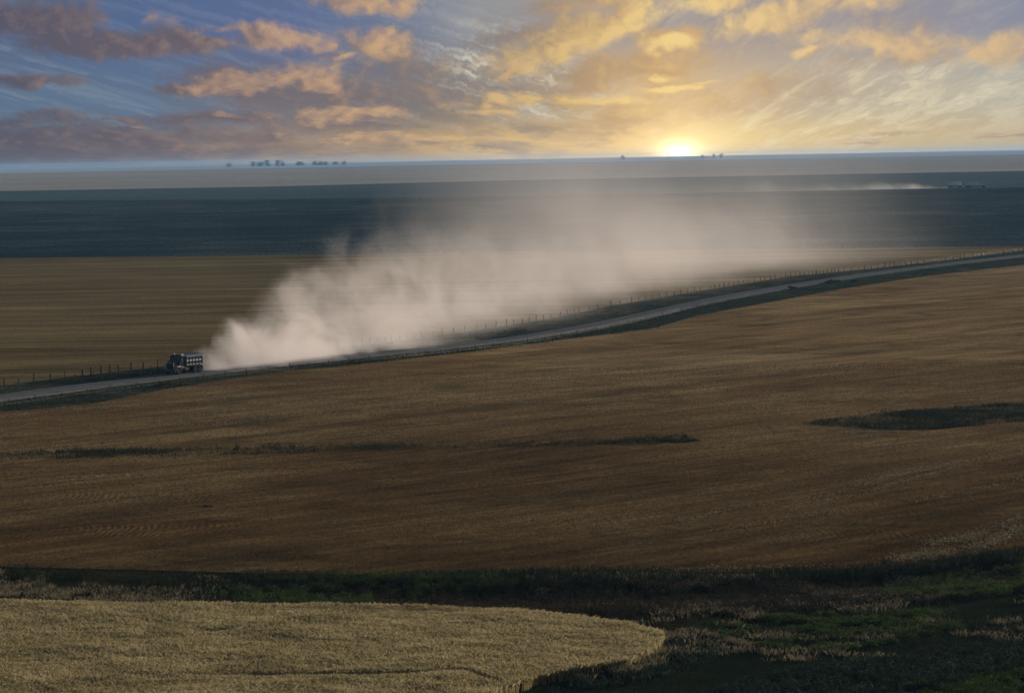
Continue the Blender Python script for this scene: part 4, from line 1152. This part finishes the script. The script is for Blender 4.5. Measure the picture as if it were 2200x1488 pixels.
def pup_trailer():
    x, y, z = spot(2052)
    t = thing('box_trailer', 'distant low box trailer towed behind the far truck, trailing dust', 'trailer', (x, y, z), math.radians(2))
    p = PB()
    for s in (-1, 1): p.box((0, s * .42, .85), (6.6, .09, .22))
    p.build('chassis', M_chas, t)
    box_body(t, -3.3, 3.2, 1.25, 3.0, M_farblue)
    p = PB()
    for s in (-1, 1): p.cyl((3.3, s * .35, .8), (5.2, 0, .8), .06, n=8)
    p.build('drawbar', M_white, t)
    for s in (-1, 1):
        for q in (-2.5, 2.5):
            wheel(t, (q, s * 1.08, .52), out=s); wheel(t, (q, s * .76, .52), out=s)
far_truck(); pup_trailer()

# straw heap and small pale pile
def heap(px, py, L, W, H, label, name='straw_heap', mat=None, rz=0.0):
    x, y, z = [float(q) for q in unproj(px, py)]
    r = np.random.default_rng(int(px)); n = int(900 * L)
    a = r.uniform(0, 2 * np.pi, n); q = np.sqrt(r.random(n)); hh = np.sqrt(np.maximum(1 - q ** 2, 0)) * H * (.8 + .3 * np.sin(a * 3))
    C = np.stack([np.cos(a) * q * L / 2, np.sin(a) * q * W / 2, hh * r.uniform(.4, 1, n)], -1)
    v, f, t = leaves(C, .10, r)
    m1 = 28; m2 = 14
    th = np.linspace(0, 2 * np.pi, m1); ph = np.linspace(0, np.pi / 2, m2)
    TH, PH = np.meshgrid(th, ph, indexing='ij')
    rad = 1 + .1 * np.sin(TH * 3 + PH * 4)
    G = np.stack([np.cos(TH) * np.cos(PH) * L / 2 * rad * .95, np.sin(TH) * np.cos(PH) * W / 2 * rad * .95, np.sin(PH) * H * .85 - .02], -1).reshape(-1, 3)
    gf = grid_faces(m1, m2)
    v, f, t = merge((v, f, t), (G, gf, r.random(len(gf)) * .5))
    o = mesh_np(name, v, f, mat or P_straw2, tone=t); o.location = (x, y, z); o.rotation_euler.z = rz
    tag(o, label, 'straw heap')
P_straw2 = mat_plants('old_straw', [(.10, .08, .05, 1), (.18, .15, .095, 1), (.27, .23, .15, 1)], .6, .1)
heap(1479, 948, 2.6, 1.2, .38, 'pale elongated straw heap at the right end of the weed strip')
heap(446, 1088, .9, .6, .16, 'small pale straw heap alone in the stubble below the weed strip')

# ------------------------------------------------------------------ trees on the horizon
def tree(px, hpx, wpx, label, seed):
    """hpx: height above the horizon line in photo pixels"""
    r = np.random.default_rng(seed)
    D = 7500.0; x = (px - 1100) / F * D; y = D; z = float(zt(x, y)) - .4
    top = CAM_H + hpx * .6 / F * D; h = top - z; w = wpx * 1.3 / F * D
    root = thing('tree', label, 'tree', (x, y, z), 0, 'trees on the horizon')
    p = PB(); p.cyl((0, 0, -.5), (.3, 0, h * .55), w * .05, w * .025, 10)
    for i in range(5):
        a = r.uniform(0, 6.28); p.cyl((.2, 0, h * r.uniform(.25, .45)), (math.cos(a) * w * .25, math.sin(a) * w * .25, h * r.uniform(.5, .62)), w * .02, w * .006, 6)
    p.build('trunk', M_bark, root)
    n = 20; a = r.uniform(0, 6.28, n); q = r.uniform(0, .34, n) * w
    zz = np.concatenate([r.uniform(-.02, .12, 8), r.uniform(.12, .72, n - 8)]) * h
    v, f, t = clumps(np.cos(a) * q, np.sin(a) * q, zz, w * .24, h * .22, 70, w * .035, r)
    v2, f2, t2 = clumps(np.cos(a) * q, np.sin(a) * q, zz, w * .22, -h * .12, 30, w * .035, r)
    v, f, t = merge((v, f, t), (v2, f2, t2))
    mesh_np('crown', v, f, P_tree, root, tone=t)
TR = [(501, 5, 12, 'lone small hazy tree far left of the horizon grove'), (553, 8, 13, 'leftmost tree of the blue horizon grove'), (566, 6, 16, 'low tree second from left in the horizon grove'),
      (582, 13, 16, 'tallest tree of the blue horizon grove'), (605, 12, 15, 'round tree just right of the tallest in the grove'), (618, 4, 14, 'low tree at the right foot of the horizon grove'),
      (652, 3, 18, 'very low bush like tree right of the horizon grove'), (684, 5, 14, 'left tree of the low pair between grove and centre'), (697, 5, 14, 'right tree of the low pair between grove and centre'),
      (708, 3, 12, 'tiny tree squeezed in right of the low pair'), (729, 6, 12, 'separate round tree right of the low pair'), (748, 3, 12, 'last tiny tree trailing off right of the grove'),
      (1346, 5, 10, 'single small tree left of the sun glow'), (1516, 3, 9, 'tiny tree just right of the sun glow'), (1540, 5, 9, 'left of two small trees right of the sun glow'), (1556, 5, 9, 'right of two small trees right of the sun glow')]
for i, (a, b, c, l) in enumerate(TR): tree(a, b, c, l, 100 + i)
def mast():
    D = 6500.0; x = (1443 - 1100) / F * D; z = float(zt(x, D)) - .5; top = CAM_H + 11 / F * D
    t = thing('radio_mast', 'thin mast standing on the horizon inside the sun glow', 'mast', (x, D, z))
    p = PB(); p.cyl((0, 0, 0), (0, 0, top - z), .32, .16, 8); p.build('pole', M_chas, t)
    p = PB(); p.box((0, 0, (top - z) * .86), (1.6, .3, .3)); p.build('crossarm', M_chas, t)
mast()
# ------------------------------------------------------------------ dust and air
def hull(name, size, center, loc, rz, mat, label, cat):
    p = PB(); p.box(center, size); o = p.build(name, mat, None, loc); o.rotation_euler.z = rz
    return tag(o, label, cat, kind='stuff')

# plume of the near truck: s runs back along the road from the tailgate, c away from the viewer, z up
REAR = road_point(437, .1)
FARP = road_point(2200)
PAZ = math.atan2(FARP[1] - REAR[1], FARP[0] - REAR[0])
def plume_mat():
    mt = bpy.data.materials.new('road_dust'); mt.use_nodes = True
    k = NT(mt.node_tree); k.n.clear()
    out = k.node('ShaderNodeOutputMaterial'); pv = k.node('ShaderNodeVolumePrincipled')
    k.l.new(pv.outputs[0], out.inputs['Volume'])
    P = k.node('ShaderNodeTexCoord').outputs['Object']
    s, c, z = k.sep(P)
    sn = k.math('DIVIDE', s, 600.0)
    # the road's own bends, measured from the straight line
    X, Y, _, _ = ROAD
    ca, sa = math.cos(PAZ), math.sin(PAZ)
    S = (X - REAR[0]) * ca + (Y - REAR[1]) * sa; C = -(X - REAR[0]) * sa + (Y - REAR[1]) * ca
    pts = [(q / 600.0, float(np.interp(q, S, C)) / 100.0 + .5) for q in (0, 20, 45, 70, 100, 130, 160, 200, 260, 330, 400, 500, 600)]
    bend = k.math('MULTIPLY', k.math('SUBTRACT', k.curve(sn, pts), .5), 100.0)
    # puffs lean back and drift away from the road with age
    drift = k.math('MULTIPLY', k.curve(sn, [(0, .0), (.03, .008), (.1, .065), (.25, .16), (.5, .28), (1, .46)]), 150.0)
    lean = k.math('MULTIPLY', z, .2)
    cc = k.math('SUBTRACT', k.math('SUBTRACT', c, bend), k.math('ADD', drift, lean))
    w = k.math('MULTIPLY', k.curve(sn, [(0, .022), (.03, .042), (.1, .09), (.25, .20), (.5, .36), (1, .6)]), 100.0)
    H = k.math('MULTIPLY', k.curve(sn, [(0, .06), (.012, .10), (.04, .16), (.08, .24), (.13, .32), (.2, .35), (.35, .40), (.6, .42), (1, .38)]), 50.0)
    # wisps lean forward as they rise
    nv = k.comb(k.math('MULTIPLY_ADD', z, .5, s), c, k.math('MULTIPLY', z, .95))
    n1 = k.noise(nv, .105, 6, .66, .9)
    n2 = k.noise(nv, .022, 3, .55, .2)
    zr = k.math('DIVIDE', z, H); cr = k.math('DIVIDE', cc, w)
    rad = k.math('ADD', k.math('MULTIPLY', zr, zr), k.math('MULTIPLY', k.math('MULTIPLY', cr, cr), .9))
    nz = k.math('ADD', k.math('MULTIPLY', k.math('SUBTRACT', n1, .5), 6.8), k.math('MULTIPLY', k.math('SUBTRACT', n2, .5), 4.0))
    e = k.math('SUBTRACT', k.math('ADD', nz, .95), rad)
    e = k.math('ADD', e, k.mr(s, 50, 0, 0, .9))
    body = k.mr(e, 0.0, 1.8)
    dens = k.math('POWER', 10.0, k.math('MULTIPLY', k.curve(sn, [(0, -.18), (.02, -.02), (.06, .07), (.12, .17), (.25, .34), (.4, .46), (.6, .58), (1, .8)]), -3.0))
    dens = k.math('MULTIPLY', dens, k.mr(s, -.3, 2.5))
    dens = k.math('MULTIPLY', dens, k.mr(s, 565, 430))
    # thin veil close to the ground where the dust is freshest
    d = k.math('MULTIPLY', k.math('MULTIPLY', body, dens), .185)
    d = k.math('MULTIPLY', d, k.mr(z, 5, 21, 1.12, .28))
    # older dust has blown clear of the road and the fence
    clear = k.mr(k.math('SUBTRACT', c, bend), 7, 22, .14, 1.0, smooth=True)
    aged = k.mr(s, 30, 95, smooth=True)
    d = k.math('MULTIPLY', d, k.math('ADD', k.math('SUBTRACT', 1.0, aged), k.math('MULTIPLY', aged, clear)))
    veil = k.math('MULTIPLY', k.math('MULTIPLY', k.mr(s, 110, 280, smooth=True), k.mr(s, 565, 470, smooth=True)), k.math('MULTIPLY', k.mr(c, 5, 60, smooth=True), k.mr(k.math('SUBTRACT', k.math('MULTIPLY', s, .436), c), 15, 95, smooth=True)))
    veil = k.math('MULTIPLY', k.math('MULTIPLY', veil, k.mr(z, 45, 8, smooth=True)), k.mr(k.noise(nv, .03, 4, .6, .4), .36, .62))
    d = k.math('MULTIPLY_ADD', veil, .0042, d)
    k.put(pv.inputs['Color'], (.905, .858, .858, 1))
    k.put(pv.inputs['Density'], d); pv.inputs['Anisotropy'].default_value = .6
    mt.cycles.volume_step_rate = .24
    return mt
hull('dust_cloud', (570, 300, 46), (283, 115, 22.5), (REAR[0], REAR[1], 0), PAZ, plume_mat(), 'long pinkish dust cloud billowing behind the near truck along the road', 'dust cloud')

# settled veil drifting over the dark crop, and the far truck's own trail
def veil_mat(name, dens, fall, nscale, color, aniso, rate, L):
    mt = bpy.data.materials.new(name); mt.use_nodes = True
    k = NT(mt.node_tree); k.n.clear()
    out = k.node('ShaderNodeOutputMaterial'); pv = k.node('ShaderNodeVolumePrincipled')
    k.l.new(pv.outputs[0], out.inputs['Volume'])
    P = k.node('ShaderNodeTexCoord').outputs['Object']
    s, c, z = k.sep(P)
    H = fall(k, s)
    n = k.noise(P, nscale, 4, .6, .4)
    sl = k.math('DIVIDE', s, L)
    rad = k.math('ADD', k.math('POWER', k.math('MAXIMUM', k.math('DIVIDE', z, H), 0.0), 1.6), k.math('POWER', k.math('ABSOLUTE', k.math('DIVIDE', c, k.math('MULTIPLY', H, 1.6))), 2.0))
    e = k.math('SUBTRACT', k.math('MULTIPLY_ADD', k.math('SUBTRACT', n, .5), 2.6, .9), rad)
    d = k.math('MULTIPLY', k.mr(e, 0, 1.2, smooth=True), dens(k, sl))
    k.put(pv.inputs['Density'], d); pv.inputs['Color'].default_value = color; pv.inputs['Anisotropy'].default_value = aniso
    mt.cycles.volume_step_rate = rate
    return mt
tx, ty, tz = spot(2037)
fm = veil_mat('far_dust', lambda k, sl: k.math('MULTIPLY', k.math('POWER', 10.0, k.math('MULTIPLY', sl, -3.2)), k.math('MULTIPLY', k.mr(sl, .9, .5), .11)),
              lambda k, s: k.math('MULTIPLY', k.curve(k.math('DIVIDE', s, 260.0), [(0, .12), (.08, .25), (.3, .42), (1, .75)]), 16.0), .09, (.93, .88, .85, 1), .3, .35, 260.0)
hull('dust_cloud', (260, 60, 22), (130, 0, 10), (tx, ty, tz - 1), math.radians(182), fm, 'thin pale dust trail left behind the distant truck and trailer', 'dust cloud')

# even haze over the whole plain
hm = bpy.data.materials.new('haze'); hm.use_nodes = True
k = NT(hm.node_tree); k.n.clear()
o_ = k.node('ShaderNodeOutputMaterial'); pv = k.node('ShaderNodeVolumePrincipled')
pv.inputs['Density'].default_value = 5.0e-5; pv.inputs['Color'].default_value = (.34, .62, 1.0, 1); pv.inputs['Anisotropy'].default_value = .2
k.l.new(pv.outputs[0], o_.inputs['Volume'])
hz = PB(); hz.box((0, 0, (43 - 12) / 2), (29000, 29000, 43 + 12)); hz = hz.build('haze', hm)
tag(hz, kind='stuff')
